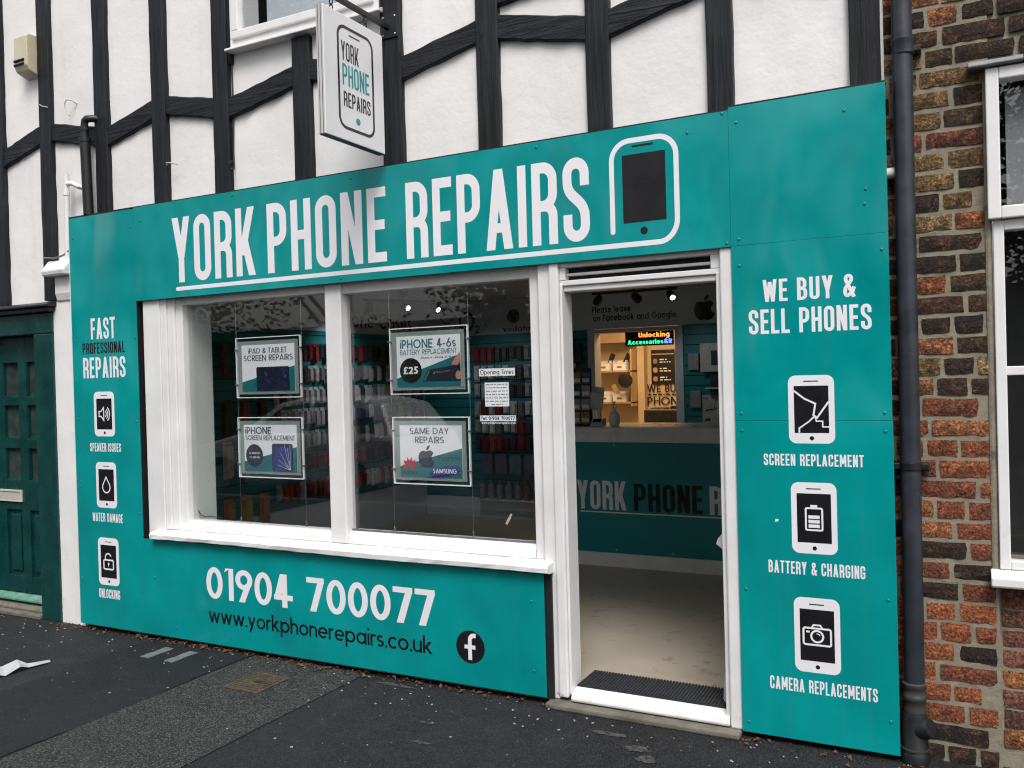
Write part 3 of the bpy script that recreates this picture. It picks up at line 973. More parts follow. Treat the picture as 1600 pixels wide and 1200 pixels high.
def scatter(name, mat, n, area, size, seed, label, cat, curl=0.3):
    rr = random.Random(seed)
    b_ = MB()
    for _ in range(n):
        x, y = area(rr)
        s = rr.uniform(*size)
        a = rr.uniform(0, 6.28)
        u = Vector((math.cos(a), math.sin(a), rr.uniform(-curl, curl))) * s
        v = Vector((-math.sin(a), math.cos(a), rr.uniform(-curl, curl))) * s * rr.uniform(.4, .9)
        c = Vector((x, y, .004 + s * (.35 * curl + .25)))
        up = Vector((0, 0, s * rr.uniform(.1, .5)))
        if curl < .2:
            b_.obox(c, u, v, (0, 0, 1), s, s * .7, s * .4)
        else:
            b_.quad(c - u, c - v * .8 + up, c + u * .2 + up * .3, c - u * .1 + v + up)
            b_.quad(c + u * .2 + up * .3, c + u, c + v * .6 + up * .6)
    o = b_.build(name, mat)
    tag(o, label, cat, kind='stuff')


scatter('fallen_leaves', M['leaf_dead'], 420, lambda q: (q.uniform(-5.3, -1.5) if q.random() < .8 else q.gauss(-3.8, .35), 0.03 - abs(q.gauss(0, .045))), (.006, .020), 5, 'brown fallen leaves and twigs along the wall foot', 'leaves', .5)
scatter('fallen_leaves', M['leaf_dead'], 70, lambda q: (q.uniform(-.7, .5), -0.0 - abs(q.gauss(0, .05))), (.006, .016), 6, 'brown leaf litter at the foot of the drainpipe', 'leaves', .5)
scatter('pale_grit', M['grit'], 150, lambda q: (q.uniform(-6.0, .4), -abs(q.gauss(0, .28)) - .01), (.0018, .006), 8, 'pale grit and stone chips scattered on the asphalt', 'grit', .05)
scatter('pale_grit', M['grit'], 36, lambda q: (q.uniform(-4.8, .6), -q.uniform(.1, 2.0)), (.002, .0065), 9, 'few larger pale chips lying out on the pavement', 'grit', .05)

# ------------------------------------------------------------------ half timbered building: upper wall
hb = thing('half_timbered_building', 'white rendered building with black timber posts and zigzag rails above the shop', 'building', (-2.6, 0.1, 0))


def wavy_wall(x0, x1, z0, z1, y, yb, nx, nz, seed, amp=0.004):
    """front sheet with gentle unevenness plus a solid back"""
    rr = random.Random(seed)
    b_ = MB()
    idx = {}
    for i in range(nx + 1):
        for k in range(nz + 1):
            idx[i, k] = len(b_.v)
            e = 0 if i in (0, nx) or k in (0, nz) else rr.uniform(-amp, amp)
            b_.v.append((x0 + (x1 - x0) * i / nx, y + e, z0 + (z1 - z0) * k / nz))
    for i in range(nx):
        for k in range(nz):
            b_.f.append((idx[i, k], idx[i + 1, k], idx[i + 1, k + 1], idx[i, k + 1]))
    b_.box(x0, x1, y + .012, yb, z0, z1)
    return b_


wavy_wall(-9.0, -3.60, 2.20, 6.5, 0.09, 0.32, 60, 40, 1).build('plaster_wall', M['plaster'], hb, smooth=True)
wavy_wall(-2.45, -0.012, 2.20, 6.5, 0.09, 0.32, 30, 40, 2).build('plaster_wall', M['plaster'], hb, smooth=True)
wavy_wall(-3.60, -2.45, 2.20, 3.60, 0.09, 0.32, 14, 16, 3).build('plaster_wall', M['plaster'], hb, smooth=True)
wavy_wall(-3.60, -2.45, 4.75, 6.5, 0.09, 0.32, 14, 16, 4).build('plaster_wall', M['plaster'], hb, smooth=True)
wavy_wall(-5.272, -5.03, 0.0, 2.199, 0.045, 0.32, 4, 30, 5, .003).build('plaster_pier', M['plaster'], hb, smooth=True)
wavy_wall(-9.0, -6.36, 0.0, 2.199, 0.045, 0.32, 20, 20, 6, .003).build('plaster_pier', M['plaster'], hb, smooth=True)
bx(-9.0, -0.012, 0.325, 8.0, 6.3, 6.5).build('roof_slab', M['backing'], hb)


def wavy_bar(b_, p0, p1, q0, q1, y0, y1, rr, n=14, amp=0.0035):
    """bar between edge p0-p1 and edge q0-q1 (x,z), edges a little uneven"""
    e1 = [(p0[0] + (p1[0] - p0[0]) * k / n, p0[1] + (p1[1] - p0[1]) * k / n) for k in range(n + 1)]
    e2 = [(q0[0] + (q1[0] - q0[0]) * k / n, q0[1] + (q1[1] - q0[1]) * k / n) for k in range(n + 1)]
    dx, dz = p1[0] - p0[0], p1[1] - p0[1]
    l = math.hypot(dx, dz)
    nx_, nz_ = -dz / l, dx / l
    base = len(b_.v)
    for k in range(n + 1):
        j1, j2 = rr.uniform(-amp, amp), rr.uniform(-amp, amp)
        f1, f2 = rr.uniform(-.002, .002), rr.uniform(-.002, .002)
        a = (e1[k][0] + nx_ * j1, e1[k][1] + nz_ * j1)
        c = (e2[k][0] + nx_ * j2, e2[k][1] + nz_ * j2)
        m_ = ((a[0] + c[0]) / 2, (a[1] + c[1]) / 2)
        b_.v += [(a[0], y1, a[1]), (a[0], y0 + .006 + f1, a[1]), (a[0] + (c[0] - a[0]) * .06, y0 + f1, a[1] + (c[1] - a[1]) * .06), (m_[0], y0 + f2 * .5, m_[1]),
                 (a[0] + (c[0] - a[0]) * .94, y0 + f2, a[1] + (c[1] - a[1]) * .94), (c[0], y0 + .006 + f2, c[1]), (c[0], y1, c[1])]
    for k in range(n):
        for s_ in range(6):
            i = base + k * 7 + s_
            b_.f.append((i, i + 7, i + 8, i + 1))
    b_.f.append(tuple(base + s_ for s_ in range(7)))
    b_.f.append(tuple(base + n * 7 + s_ for s_ in range(6, -1, -1)))
    return b_


rr = random.Random(21)
posts = [(-5.915, -5.792, 2.20, 6.4), (-5.382, -5.259, 2.215, 6.4), (-4.812, -4.690, 2.5, 6.4), (-4.272, -4.147, 2.5, 6.4), (-3.742, -3.617, 2.5, 6.4), (-3.118, -2.991, 2.5, 3.566),
         (-2.500, -2.372, 2.5, 6.4), (-1.912, -1.787, 2.5, 6.4), (-1.315, -1.195, 2.5, 6.4), (-0.738, -0.621, 2.5, 6.4), (-0.142, -0.022, 2.5, 6.4)]
for (x0, x1, z0, z1) in posts:
    n = max(6, int((z1 - z0) / .12))
    wavy_bar(MB(), (x0, z0), (x0, z1), (x1, z0), (x1, z1), 0.054, 0.11, rr, n, .0022).build('timber_post', M['timber_z'], hb)
rails = [(0, (3.188, 3.316), (3.298, 3.426)), (1, (3.303, 3.424), (3.204, 3.330)), (2, (3.188, 3.315), (3.294, 3.416)), (3, (3.303, 3.423), (3.216, 3.337)), (4, (3.194, 3.315), (3.296, 3.415)),
         (5, (3.307, 3.432), (3.210, 3.330)), (6, (3.201, 3.323), (3.306, 3.423)), (7, (3.297, 3.423), (3.198, 3.317)), (8, (3.193, 3.319), (3.300, 3.430)), (9, (3.310, 3.43), (3.21, 3.33)),
         (7, (3.471, 3.59), (3.50, 3.62))]
for (i, a, c) in rails:
    xa, xb = posts[i][1] - .004, posts[i + 1][0] + .004
    wavy_bar(MB(), (xa, a[0]), (xb, c[0]), (xa, a[1]), (xb, c[1]), 0.061, 0.11, rr, 9, .003).build('timber_rail', M['timber_x'], hb)

# upstairs window
uw = MB()
X0, X1, Z0, Z1 = -3.588, -2.505, 3.608, 4.70
for a in ((X0, X1, Z0, Z0 + .050), (X0, X1, Z1 - .05, Z1), (X0, X0 + .042, Z0 + .05, Z1 - .05), (X1 - .042, X1, Z0 + .05, Z1 - .05)):
    uw.box(a[0], a[1], .060, .13, a[2], a[3])
wf = uw.build('window_frame', M['upvc'], hb, .004)
s_ = MB()
for a in ((X0 + .030, X1 - .030, Z0 + .040, Z0 + .088), (X0 + .030, X1 - .030, Z1 - .09, Z1 - .04), (X0 + .030, X0 + .078, Z0 + .088, Z1 - .09), (X1 - .078, X1 - .030, Z0 + .088, Z1 - .09)):
    s_.box(a[0], a[1], .044, .10, a[2], a[3])
s_.build('sash', M['upvc'], wf, .005)
MB().box(X0 + .074, X1 - .074, .080, .086, Z0 + .084, Z1 - .086).build('pane', M['glass'], wf)
bx(X0 + .076, X1 - .076, .30, .306, Z0 + .08, Z1 - .08).build('blind', M['int_white'], wf)
MB().extrude_x([(.02, 3.578), (.02, 3.590), (.05, 3.606), (.10, 3.607), (.10, 3.578)], X0 - .01, X1 + .03).build('window_sill', M['upvc'], wf, .003)
bx(-3.618, X0 - .002, .07, .11, 3.52, 4.75).build('trim_strip', M['timber_z'], hb)

# cables and small wall fittings
def cable(name, pts, r, mat, label, cat='cable'):
    o = MB().tube(pts, r, 6).build(name, mat, smooth=True)
    return tag(o, label, cat)


cable('wall_cable', [(-3.604, .084, 6.0), (-3.602, .082, 3.56), (-3.600, .082, 3.2), (-3.607, .080, 3.0), (-3.604, .08, 2.90), (-3.59, .03, 2.885), (-3.57, .01, 2.91), (-3.555, .02, 2.925)], .005, M['cable'], 'black cable running down beside the post under the upstairs window')
cable('wire_tail', [(-4.15, .06, 2.985), (-4.12, .03, 2.992), (-4.08, .03, 2.985), (-4.04, .045, 2.975)], .004, M['cable_w'], 'short pale wire end sticking out near the fascia top', 'wire')
cable('wire_tail', [(-5.02, .088, 3.525), (-5.035, .06, 3.54), (-5.055, .045, 3.545), (-5.072, .04, 3.538), (-5.08, .04, 3.52), (-5.078, .042, 3.50), (-5.068, .045, 3.478), (-5.052, .043, 3.455), (-5.032, .04, 3.435)], .004, M['cable_w'], 'loose white wire curl on the render beside the alarm box', 'wire')
cable('wire_tail', [(-5.27, .05, 3.53), (-5.32, .045, 3.545), (-5.36, .05, 3.565)], .0035, M['cable_w'], 'small grey wire tail across the post under the alarm box', 'wire')

al = thing('alarm_box', 'cream plastic alarm box with two dark slots high on the wall', 'alarm box', (-5.455, 0.045, 3.755))
prof = [(.088, 3.765), (.005, 3.795), (-.012, 3.83), (-.012, 4.03), (.004, 4.045), (.088, 4.045)]
MB().extrude_x(prof, -5.527, -5.385).build('housing', M['cream'], al, .006)
for z in (3.868, 3.840):
    MB().tube([(-5.520, -.013, z), (-5.415, -.013, z)], .0095, 8).build('lens_slot', M['navy'], al)

sp = thing('vent_pipe', 'black vent pipe with an elbow rising behind the fascia', 'pipe', (-4.855, 0.0, 2.746))
MB().tube([(-4.850, .025, 2.746), (-4.857, .018, 3.24)], .033, 14).build('lower_pipe', M['iron'], sp, smooth=True)
MB().tube([(-4.857, .018, 3.24), (-4.857, .018, 3.335), (-4.852, .018, 3.362), (-4.835, .022, 3.375), (-4.80, .04, 3.376), (-4.78, .095, 3.376)], .024, 12).build('elbow', M['iron'], sp, smooth=True)
MB().lathe((-4.857, .018, 3.225), [(.037, 0), (.037, .03)], 14).build('collar', M['iron'], sp)
MB().lathe((-4.857, .018, 3.30), [(.028, 0), (.028, .02)], 14).build('collar', M['iron'], sp)

wp = thing('overflow_pipe', 'thin white plastic overflow pipe with a tee beside the black vent pipe', 'pipe', (-5.06, 0.02, 2.3))
MB().tube([(-5.075, .025, 2.42), (-5.062, .025, 3.045)], .017, 10).build('riser', M['upvc'], wp, smooth=True)
MB().tube([(-5.063, .025, 2.975), (-5.01, .025, 2.975), (-4.965, .04, 2.95), (-4.95, .085, 2.94)], .017, 10).build('branch', M['upvc'], wp, smooth=True)
MB().lathe((-5.067, .025, 2.90), [(.022, 0), (.022, .03)], 12).build('coupling', M['upvc'], wp)

co_ = thing('stone_corbel', 'small white painted corbel capital at the top of the pier', 'corbel', (-5.16, 0.02, 2.2))
MB().extrude_x([(.09, 2.20), (.035, 2.20), (.02, 2.25), (.02, 2.365), (.09, 2.365)], -5.215, -5.035).build('block', M['plaster'], co_, .006)
MB().extrude_x([(.09, 2.366), (-.035, 2.366), (-.045, 2.40), (-.02, 2.43), (.01, 2.47), (.09, 2.48)], -5.268, -5.03).build('cap', M['plaster'], co_, .008)
MB().tube([(-5.25, -.03, 2.49), (-5.18, .0, 2.485), (-5.10, .01, 2.50), (-5.05, .02, 2.53)], .006, 6).build('flashing_wire', M['lead'], co_)

# ------------------------------------------------------------------ green side door
gd = thing('green_door', 'dark green panelled door with small panes and a pale letterbox', 'door', (-5.78, 0.12, 0))
bx(-5.475, -5.274, .03, .32, 0.0, 1.985).build('door_frame', M['green'], gd, .006)
bx(-6.36, -6.15, .03, .32, 0.0, 1.985).build('door_frame', M['green'], gd, .006)
bx(-6.36, -5.274, .03, .32, 1.987, 2.13).build('door_head', M['green'], gd, .006)
bx(-6.36, -5.255, -.005, .32, 2.132, 2.165).build('door_lintel', M['iron'], gd, .006)
MB().extrude_x([(.32, 2.166), (-.03, 2.166), (-.03, 2.18), (.02, 2.20), (.32, 2.205)], -6.40, -5.235).build('lead_cap', M['iron'], gd, .004)
leaf = MB()
cols = [(-5.985, -5.805), (-5.715, -5.525)]
rows = [(1.55, 1.80), (1.25, 1.49), (0.945, 1.18)]
low = (0.255, 0.735)
XL, XR = -6.15, -5.476
yf, yb_ = .125, .165
xs = [XL, cols[0][0], cols[0][1], cols[1][0], cols[1][1], XR]
for a, b_ in ((0, 1), (2, 3), (4, 5)):
    leaf.box(xs[a], xs[b_], yf, yb_, .14, 1.985)
zs = [(.14, low[0]), (low[1], rows[2][0]), (rows[2][1], rows[1][0]), (rows[1][1], rows[0][0]), (rows[0][1], 1.985)]
for (a, c) in cols:
    for (z0, z1) in zs: leaf.box(a, c, yf + .0015, yb_, z0, z1)
lf = leaf.build('door_leaf', M['green'], gd, .003)
for (a, c) in cols:
    for (z0, z1) in rows:
        bx(a - .002, c + .002, yb_ - .012, yb_ - .008, z0 - .002, z1 + .002).build('pane', M['door_glass'], lf)
        b_ = MB()
        b_.extrude_x([(yb_ - .013, z0), (yf + .001, z0), (yf + .001, z0 + .004), (yb_ - .013, z0 + .016)], a, c)
        b_.box(a, a + .006, yf + .006, yb_ - .013, z0 + .016, z1)
        b_.build('glazing_bead', M['green'], lf)
    MB().prism([(a - .0, low[0] - .0), (c, low[0]), (c, low[1]), (a, low[1])], yf + .022, yb_).build('panel_field', M['green'], lf)
    MB().prism([(a + .035, low[0] + .035), (c - .035, low[0] + .035), (c - .035, low[1] - .035), (a + .035, low[1] - .035)], yf + .008, yf + .0215).build('raised_panel', M['green'], lf, .006)
lb = MB()
for q in ((-6.06, -5.79, .794, .806), (-6.06, -5.79, .866, .880), (-6.06, -6.045, .806, .866), (-5.805, -5.79, .806, .866)): lb.box(q[0], q[1], yf - .012, yf, q[2], q[3])
lbo = lb.build('letterbox', M['cream'], lf, .002)
bx(-6.043, -5.807, yf - .007, yf - .001, .808, .864).build('flap', M['alu'], lbo, .002)
MB().extrude_x([(.16, .14), (.085, .10), (.085, .085), (.16, .075)], XL, XR).build('weather_bar', M['mint'], gd, .003)
MB().extrude_x([(.16, .074), (.075, .06), (.06, .045), (.06, .03), (.16, .03)], XL, XR).build('door_sill', M['concrete'], gd, .003)
bx(-6.36, -5.476, .012, .16, 0.0, .029).build('step', M['concrete'], gd, .006)
bx(-6.36, -5.274, .28, .32, 0.0, 2.2).build('dark_backing', M['backing'], gd)

# ------------------------------------------------------------------ shop room shell (behind the glass)
ZF, ZC = 0.08, 2.44
XLW, XRW, YB = -5.15, -0.28, 4.43


def struct(name, b_, mat, **k):
    return tag(b_.build(name, mat, **k), kind='structure')


struct('floor', bx(-5.3, -0.2, 0.062, 7.2, 0.005, ZF), M['int_floor'])
struct('ceiling', bx(-5.3, -0.2, 0.33, 7.2, ZC, ZC + .15), M['int_white'])
struct('ceiling_soffit', bx(-5.3, -0.2, 0.125, 0.33, 2.17, 2.19), M['int_white'])
struct('wall_left', bx(-5.3, XLW, 0.33, 7.2, ZF, ZC), M['int_white'])
struct('wall_right', bx(XRW, -0.2, 0.14, 7.2, ZF, ZC), M['int_white'])
struct('wall_back', bx(XLW, -3.09, YB, YB + .12, ZF, ZC).box(-2.18, XRW, YB, YB + .12, ZF, ZC).box(-3.09, -2.18, YB, YB + .12, 2.07, ZC), M['int_white'])
struct('wall_front_inner', bx(-5.02, -4.06, 0.125, 0.28, 0.0, 2.19).box(-4.06, -1.58, 0.12, 0.18, 0.0, 0.70).box(-5.3, -0.2, 0.20, 0.33, 2.191, 2.58).box(-0.63, -0.2, 0.13, 0.2, 0.0, 2.2), M['reveal'])
struct('window_reveal', bx(-4.062, -4.046, 0.10, 0.285, 0.69, 2.168), M['reveal'])
struct('backroom_wall', bx(-4.3, -1.2, 6.6, 6.7, ZF, ZC).box(-4.4, -4.3, 4.56, 6.7, ZF, ZC).box(-1.2, -1.1, 4.56, 6.7, ZF, ZC), M['back_wall'])
struct('outer_wall', bx(-5.32, -5.3, 0.30, 7.2, 0, 2.6).box(-0.2, -0.12, 0.22, 7.2, 0, 2.6).box(-5.3, -0.2, 7.2, 7.3, 0, 2.6).box(-5.3, -0.2, .33, 7.2, 2.595, 2.7), M['backing'])
# skirting board across the back
sk = thing('skirting_board', 'pale painted skirting panel along the far shop wall', 'skirting', (-4.1, YB - .01, ZF))
bx(XLW + .02, -3.10, YB - .02, YB - .001, ZF, .30).build('board', M['int_white'], sk, .003)
sk2 = thing('skirting_board', 'pale painted lower panel along the side wall under the phone cases', 'skirting', (XLW, 2.6, ZF))
bx(XLW + .001, XLW + .02, .33, YB - .022, ZF, .47).build('board', M['int_white'], sk2, .003)
bx(XLW + .0205, XLW + .0265, 2.9, 2.99, .22, .31).build('socket', M['upvc'], sk2, .002)

# ------------------------------------------------------------------ shopfront joinery
sf = thing('shopfront', 'white painted shop window and door frame with chipped paint', 'shopfront', (-2.6, 0.05, 0))
W_ = M['white']
# outer window post, stepped mouldings, mullion, rails
bx(-4.362, -4.215, .022, .14, .645, 2.168).build('window_post', W_, sf, .004)
bx(-4.214, -4.165, .030, .14, .703, 2.150).build('moulding', W_, sf, .004)
bx(-4.164, -4.105, .040, .14, .703, 2.150).build('moulding', W_, sf, .005)
bx(-4.104, -4.047, .054, .14, .70, 2.150).build('moulding', W_, sf, .004)
bx(-2.912, -2.800, .036, .125, .7025, 2.150).build('mullion', W_, sf, .006)
bx(-1.642, -1.585, .050, .14, .70, 2.150).build('moulding', W_, sf, .006)
bx(-1.584, -1.520, .026, .14, .03, 2.168).build('window_post', W_, sf, .005)
bx(-4.046, -2.913, .055, .14, 2.104, 2.168).build('head_rail', W_, sf, .004)
bx(-2.799, -1.643, .055, .14, 2.090, 2.168).build('head_rail', W_, sf, .004)
MB().extrude_x([(.14, .702), (.040, .702), (.045, .735), (.070, .760), (.14, .764)], -4.104, -2.913).build('bottom_rail', W_, sf, .003)
MB().extrude_x([(.14, .702), (.040, .702), (.045, .735), (.070, .768), (.14, .772)], -2.799, -1.643).build('bottom_rail', W_, sf, .003)
sill = MB()
n = 40
rr = random.Random(3)
prof = [(.14, .645), (-.022, .645), (-.040, .653), (-.042, .676), (-.030, .690), (.045, .701), (.14, .7015)]
base = len(sill.v)
for k in range(n + 1):
    x = -4.29 + (2.752) * k / n
    for j, (y, z) in enumerate(prof):
        e = rr.uniform(-.002, .002) if 0 < j < 6 else 0
        sill.v.append((x, y + e, z + e * .7 + (.0025 * math.sin(x * 3) if j in (1, 2) else 0)))
for k in range(n):
    for j in range(len(prof)):
        a, c = base + k * 7 + j, base + k * 7 + (j + 1) % 7
        sill.f.append((a, c, c + 7, a + 7))
sill.f.append(tuple(base + j for j in range(6, -1, -1)))
sill.f.append(tuple(base + n * 7 + j for j in range(7)))
sill.build('window_sill', W_, sf)
bx(-4.36, -1.545, .010, .12, .03, .640).build('stall_riser_core', M['backing'], sf)
for (a, c, z0) in ((-4.05, -2.91, .76), (-2.802, -1.64, .768)):
    bx(a, c, .092, .098, z0, 2.11).build('pane', M['glass'], sf)
# grey putty / seal strip along the glass foot
bx(-2.798, -1.644, .080, .0915, .770, .779).build('seal_strip', M['lead'], sf)
# post between window and door down to the ground, door jambs
bx(-1.519, -1.470, .012, .14, .045, 2.150).build('door_jamb', W_, sf, .007)
bx(-1.469, -1.455, .026, .14, .060, 2.045).build('jamb_bead', W_, sf, .004)
bx(-1.500, -1.457, .141, .148, ZF, 2.040).build('jamb_lining', W_, sf, .003)
bx(-0.6895, -0.634, .010, .14, .028, 2.150).build('door_jamb', W_, sf, .008)
bx(-0.712, -0.690, .030, .15, .040, 2.045).build('jamb_bead', W_, sf, .005)
# head: transom, louvre vent with slats
bx(-1.469, -0.690, .030, .14, 2.124, 2.168).build('head_rail', W_, sf, .004)
vent = bx(-1.455, -0.712, .085, .118, 2.052, 2.1235).build('vent_back', M['backing'], sf)
bx(-1.440, -0.735, .050, .084, 2.084, 2.096).build('louvre_slat', W_, sf, .003)
bx(-1.469, -1.440, .032, .084, 2.062, 2.1235).build('vent_cheek', W_, sf, .003)
bx(-0.735, -0.690, .034, .084, 2.062, 2.1235).build('vent_cheek', W_, sf, .003)
bx(-1.469, -0.690, .034, .12, 2.036, 2.0615).build('transom', W_, sf, .004)
bx(-1.454, -0.713, .046, .13, 2.008, 2.0355).build('transom', W_, sf, .005)
# threshold
MB().extrude_x([(.075, .034), (.008, .034), (.004, .046), (.014, .070), (.075, .088)], -1.454, -0.692).build('threshold', M['thresh'], sf, .004)
st = bx(-1.57, -0.64, -.045, .08, 0.0, .028)
st = st.build('door_step', M['concrete'])
tag(st, 'worn concrete step under the white threshold', 'step')
md = st.modifiers.new('bevel', 'BEVEL'); md.width = .008; md.segments = 2

# black gap between left sign and window post
bx(-4.432, -4.363, .055, .12, .03, 2.168).build('dark_gap', M['backing'], sf)
bx(-5.03, -4.433, .055, .12, .03, 2.7).build('batten_board', M['backing'], sf)
bx(-4.43, -0.02, .055, .088, 2.169, 2.70).build('batten_board', M['backing'], sf)
bx(-0.628, -0.02, .045, .12, .04, 2.168).build('batten_board', M['backing'], sf)

# open door leaf, hinged at the far jamb and swung inwards
dl = thing('door_leaf', 'white shop door standing open inwards against the jamb', 'door', (-0.70, .15, ZF))
a = R(14.6)
ux, uy = -math.sin(a), math.cos(a)
c0 = Vector((-0.724, .165, 0))
def dlb(s0, s1, t0, t1, z0, z1):
    b_ = MB()
    mid = c0 + Vector((ux, uy, 0)) * ((s0 + s1) / 2) + Vector((uy, -ux, 0)) * ((t0 + t1) / 2)
    b_.obox((mid.x, mid.y, (z0 + z1) / 2), (ux, uy, 0), (uy, -ux, 0), (0, 0, 1), abs(s1 - s0) / 2, abs(t1 - t0) / 2, (z1 - z0) / 2)
    return b_
dlb(0, .10, 0, .04, .105, 1.99).build('stile', W_, dl, .004)
dlb(.62, .72, 0, .04, .105, 1.99).build('stile', W_, dl, .004)
dlb(.10, .62, .001, .039, .105, .32).build('rail', W_, dl, .004)
dlb(.10, .62, .001, .039, 1.87, 1.99).build('rail', W_, dl, .004)
dlb(.10, .62, .017, .023, .32, 1.87).build('pane', M['glass'], dl)
MB().quad((-.724, .10, .095), (-.756, .16, .098), (-.748, .165, .20), (-.722, .12, .33)).quad((-.722, .12, .33), (-.748, .165, .20), (-.730, .17, .20)).build('kick_plate', W_, dl)
MB().prism([(-.728, .80), (-.757, .822), (-.748, .848), (-.728, .872)], .10, .106).build('door_pull', W_, dl, .002)

mat_ = thing('door_mat', 'dark ribbed doormat just inside the threshold', 'doormat', (-1.08, .19, ZF))
bx(-1.452, -0.715, .078, .305, ZF, .090).build('base', M['mat'], mat_, .002)
for k in range(46):
    x = -1.448 + k * .0158
    MB().box(x, x + .010, .079, .304, .0902, .0955).build('rib', M['mat'], mat_)

# ------------------------------------------------------------------ signs
def rivets(parent, pts, y=0.0):
    first = None
    for (x, z) in pts:
        if first is None:
            first = MB().lathe((0, 0, 0), [(.0066, 0), (.0062, -.0015), (.0045, -.0032), (.0015, -.004)], 10, 'y').mesh('rivet', M['rivet'], smooth=True)
        o = bpy.data.objects.new('rivet', first)
        COL.objects.link(o)
        o.parent = parent
        root = parent
        while root.parent: root = root.parent
        o.location = Vector((x, y, z)) - ORG[root.name]


def pane_board(name, x0, x1, z0, z1, parent, y=0.0, n=10, seed=0):
    """thin aluminium sheet with folded edge"""
    bx(x0 + .004, x1 - .004, y + .0042, y + .050, z0 + .004, z1 - .002).build('batten', M['backing'], parent)
    return bx(x0, x1, y, y + .004, z0, z1).build(name, M['teal'], parent, .0008)


def lettering(polys, mat, parent, y=-0.0006, name='lettering', label=None):
    for wd in sorted({getattr(p, 'wd', 0) for p in polys}):      # each word a piece of its own
        o = MB().flat([p for p in polys if getattr(p, 'wd', 0) == wd], y).build(name, mat, parent)
        if label: o['label'] = label
    return o


Wv, Kv = M['vinyl_w'], M['vinyl_k']

fs = thing('fascia_sign', 'long teal fascia board reading YORK PHONE REPAIRS above the window', 'sign', (-2.5, 0, 2.145))
pane_board('panel', -4.393, -0.6345, 2.146, 2.738, fs)
bx(-4.43, -0.02, .0005, .05, 2.7385, 2.7445).build('top_trim', M['backing'], fs)
for wd, a, b_ in (('YORK', -4.055, -3.380), ('PHONE', -3.285, -2.452), ('REPAIRS', -2.325, -1.290)):
    lettering(text(wd, a, b_, 2.236, .398, .131, True, .088), Wv, fs, label='white condensed capitals ' + wd)
lettering(stroke([(-4.022, 2.198), (-.955, 2.198)] + arc(-.955, 2.296, .086, .098, -90, 0, 10) + arc(-.955, 2.585, .086, .088, 0, 90, 10) + arc(-1.090, 2.585, .086, .088, 90, 180, 10) + [(-1.176, 2.262)], .0235) + lev(disc(-4.022, 2.198, .01175) + disc(-1.176, 2.262, .01175), 1), Wv, fs, name='phone_outline')
lettering(rect(-1.124, 2.297, -.919, 2.609), Kv, fs, name='phone_screen')
lettering(disc(-1.026, 2.256, .0175) + rect(-1.076, 2.641, -.974, 2.650), Kv, fs, name='phone_button')
rivets(fs, [(-4.335, 2.648), (-4.345, 2.17), (-.815, 2.668), (-.652, 2.162), (-2.68, 2.705), (-.66, 2.728), (-3.55, 2.715), (-1.56, 2.712), (-2.76, 2.168)])


def phone_icon(parent, x0, x1, z0, z1):
    w, h = x1 - x0, z1 - z0
    lettering(rrect(x0, z0, x1, z1, w * .17), Wv, parent, -.0005, 'phone_icon')
    sx0, sx1, sz0, sz1 = x0 + w * .125, x1 - w * .125, z0 + h * .155, z1 - h * .155
    lettering(rect(sx0, sz0, sx1, sz1), Kv, parent, -.0010, 'icon_screen')
    lettering(disc((x0 + x1) / 2, z0 + h * .078, w * .048) + rect(x0 + w * .34, z1 - h * .095, x1 - w * .34, z1 - h * .080), Kv, parent, -.0010, 'icon_button')
    return sx0, sx1, sz0, sz1


ss = thing('side_sign', 'tall teal board reading FAST PROFESSIONAL REPAIRS beside the green door', 'sign', (-4.7, 0, .035))
pane_board('panel', -5.022, -4.394, .036, 2.733, ss)
bx(-5.022, -4.43, .0005, .05, 2.7335, 2.7445).build('top_trim', M['backing'], ss)
bx(-5.0285, -5.0225, .0, .052, .036, 2.733).build('edge_trim', W_, ss)
lettering(text('FAST', -4.831, -4.597, 1.922, .138, .136, True, .088), Wv, ss)
lettering(text('PROFESSIONAL', -4.920, -4.511, 1.828, .072, .135, True, .09), Kv, ss)
lettering(text('REPAIRS', -4.918, -4.510, 1.668, .136, .136, True, .088), Wv, ss)
b0 = phone_icon(ss, -4.824, -4.627, 1.286, 1.578)
cx, cz = (b0[0] + b0[1]) / 2, (b0[2] + b0[3]) / 2
lettering(stroke([(cx - .050, cz - .016), (cx - .050, cz + .016), (cx - .030, cz + .016), (cx - .004, cz + .042), (cx - .004, cz - .042), (cx - .030, cz - .016)], .0085, True)
          + stroke(arc(cx - .004, cz, .024, .024, -50, 50, 8), .0075) + stroke(arc(cx - .004, cz, .040, .040, -50, 50, 8), .0075) + stroke(arc(cx - .004, cz, .056, .056, -50, 50, 8), .0075), Wv, ss, -.0015, 'speaker_symbol')
b0 = phone_icon(ss, -4.824, -4.628, .818, 1.117)
cx, cz = (b0[0] + b0[1]) / 2, (b0[2] + b0[3]) / 2
lettering(stroke(arc(cx, cz - .014, .036, .036, -220, 40, 16) + [(cx, cz + .052)], .0085, True), Wv, ss, -.0015, 'drop_symbol')
b0 = phone_icon(ss, -4.826, -4.627, .311, .622)
cx, cz = (b0[0] + b0[1]) / 2, (b0[2] + b0[3]) / 2
lettering(stroke(rrect_path(cx - .046, cz - .050, cx + .046, cz + .010, .010), .010, True) + lev(stroke([(cx - .030, cz + .012), (cx - .030, cz + .026)] + arc(cx - .002, cz + .026, .028, .026, 180, 20, 10), .0095), 1) + disc(cx, cz - .014, .0075) + lev(rect(cx - .003, cz - .032, cx + .003, cz - .016), 2), Wv, ss, -.0015, 'padlock_symbol')
lettering(text('SPEAKER ISSUES', -4.874, -4.575, 1.186, .056, .140, True, .10), Wv, ss)
lettering(text('WATER DAMAGE', -4.870, -4.578, .726, .057, .140, True, .10), Wv, ss)
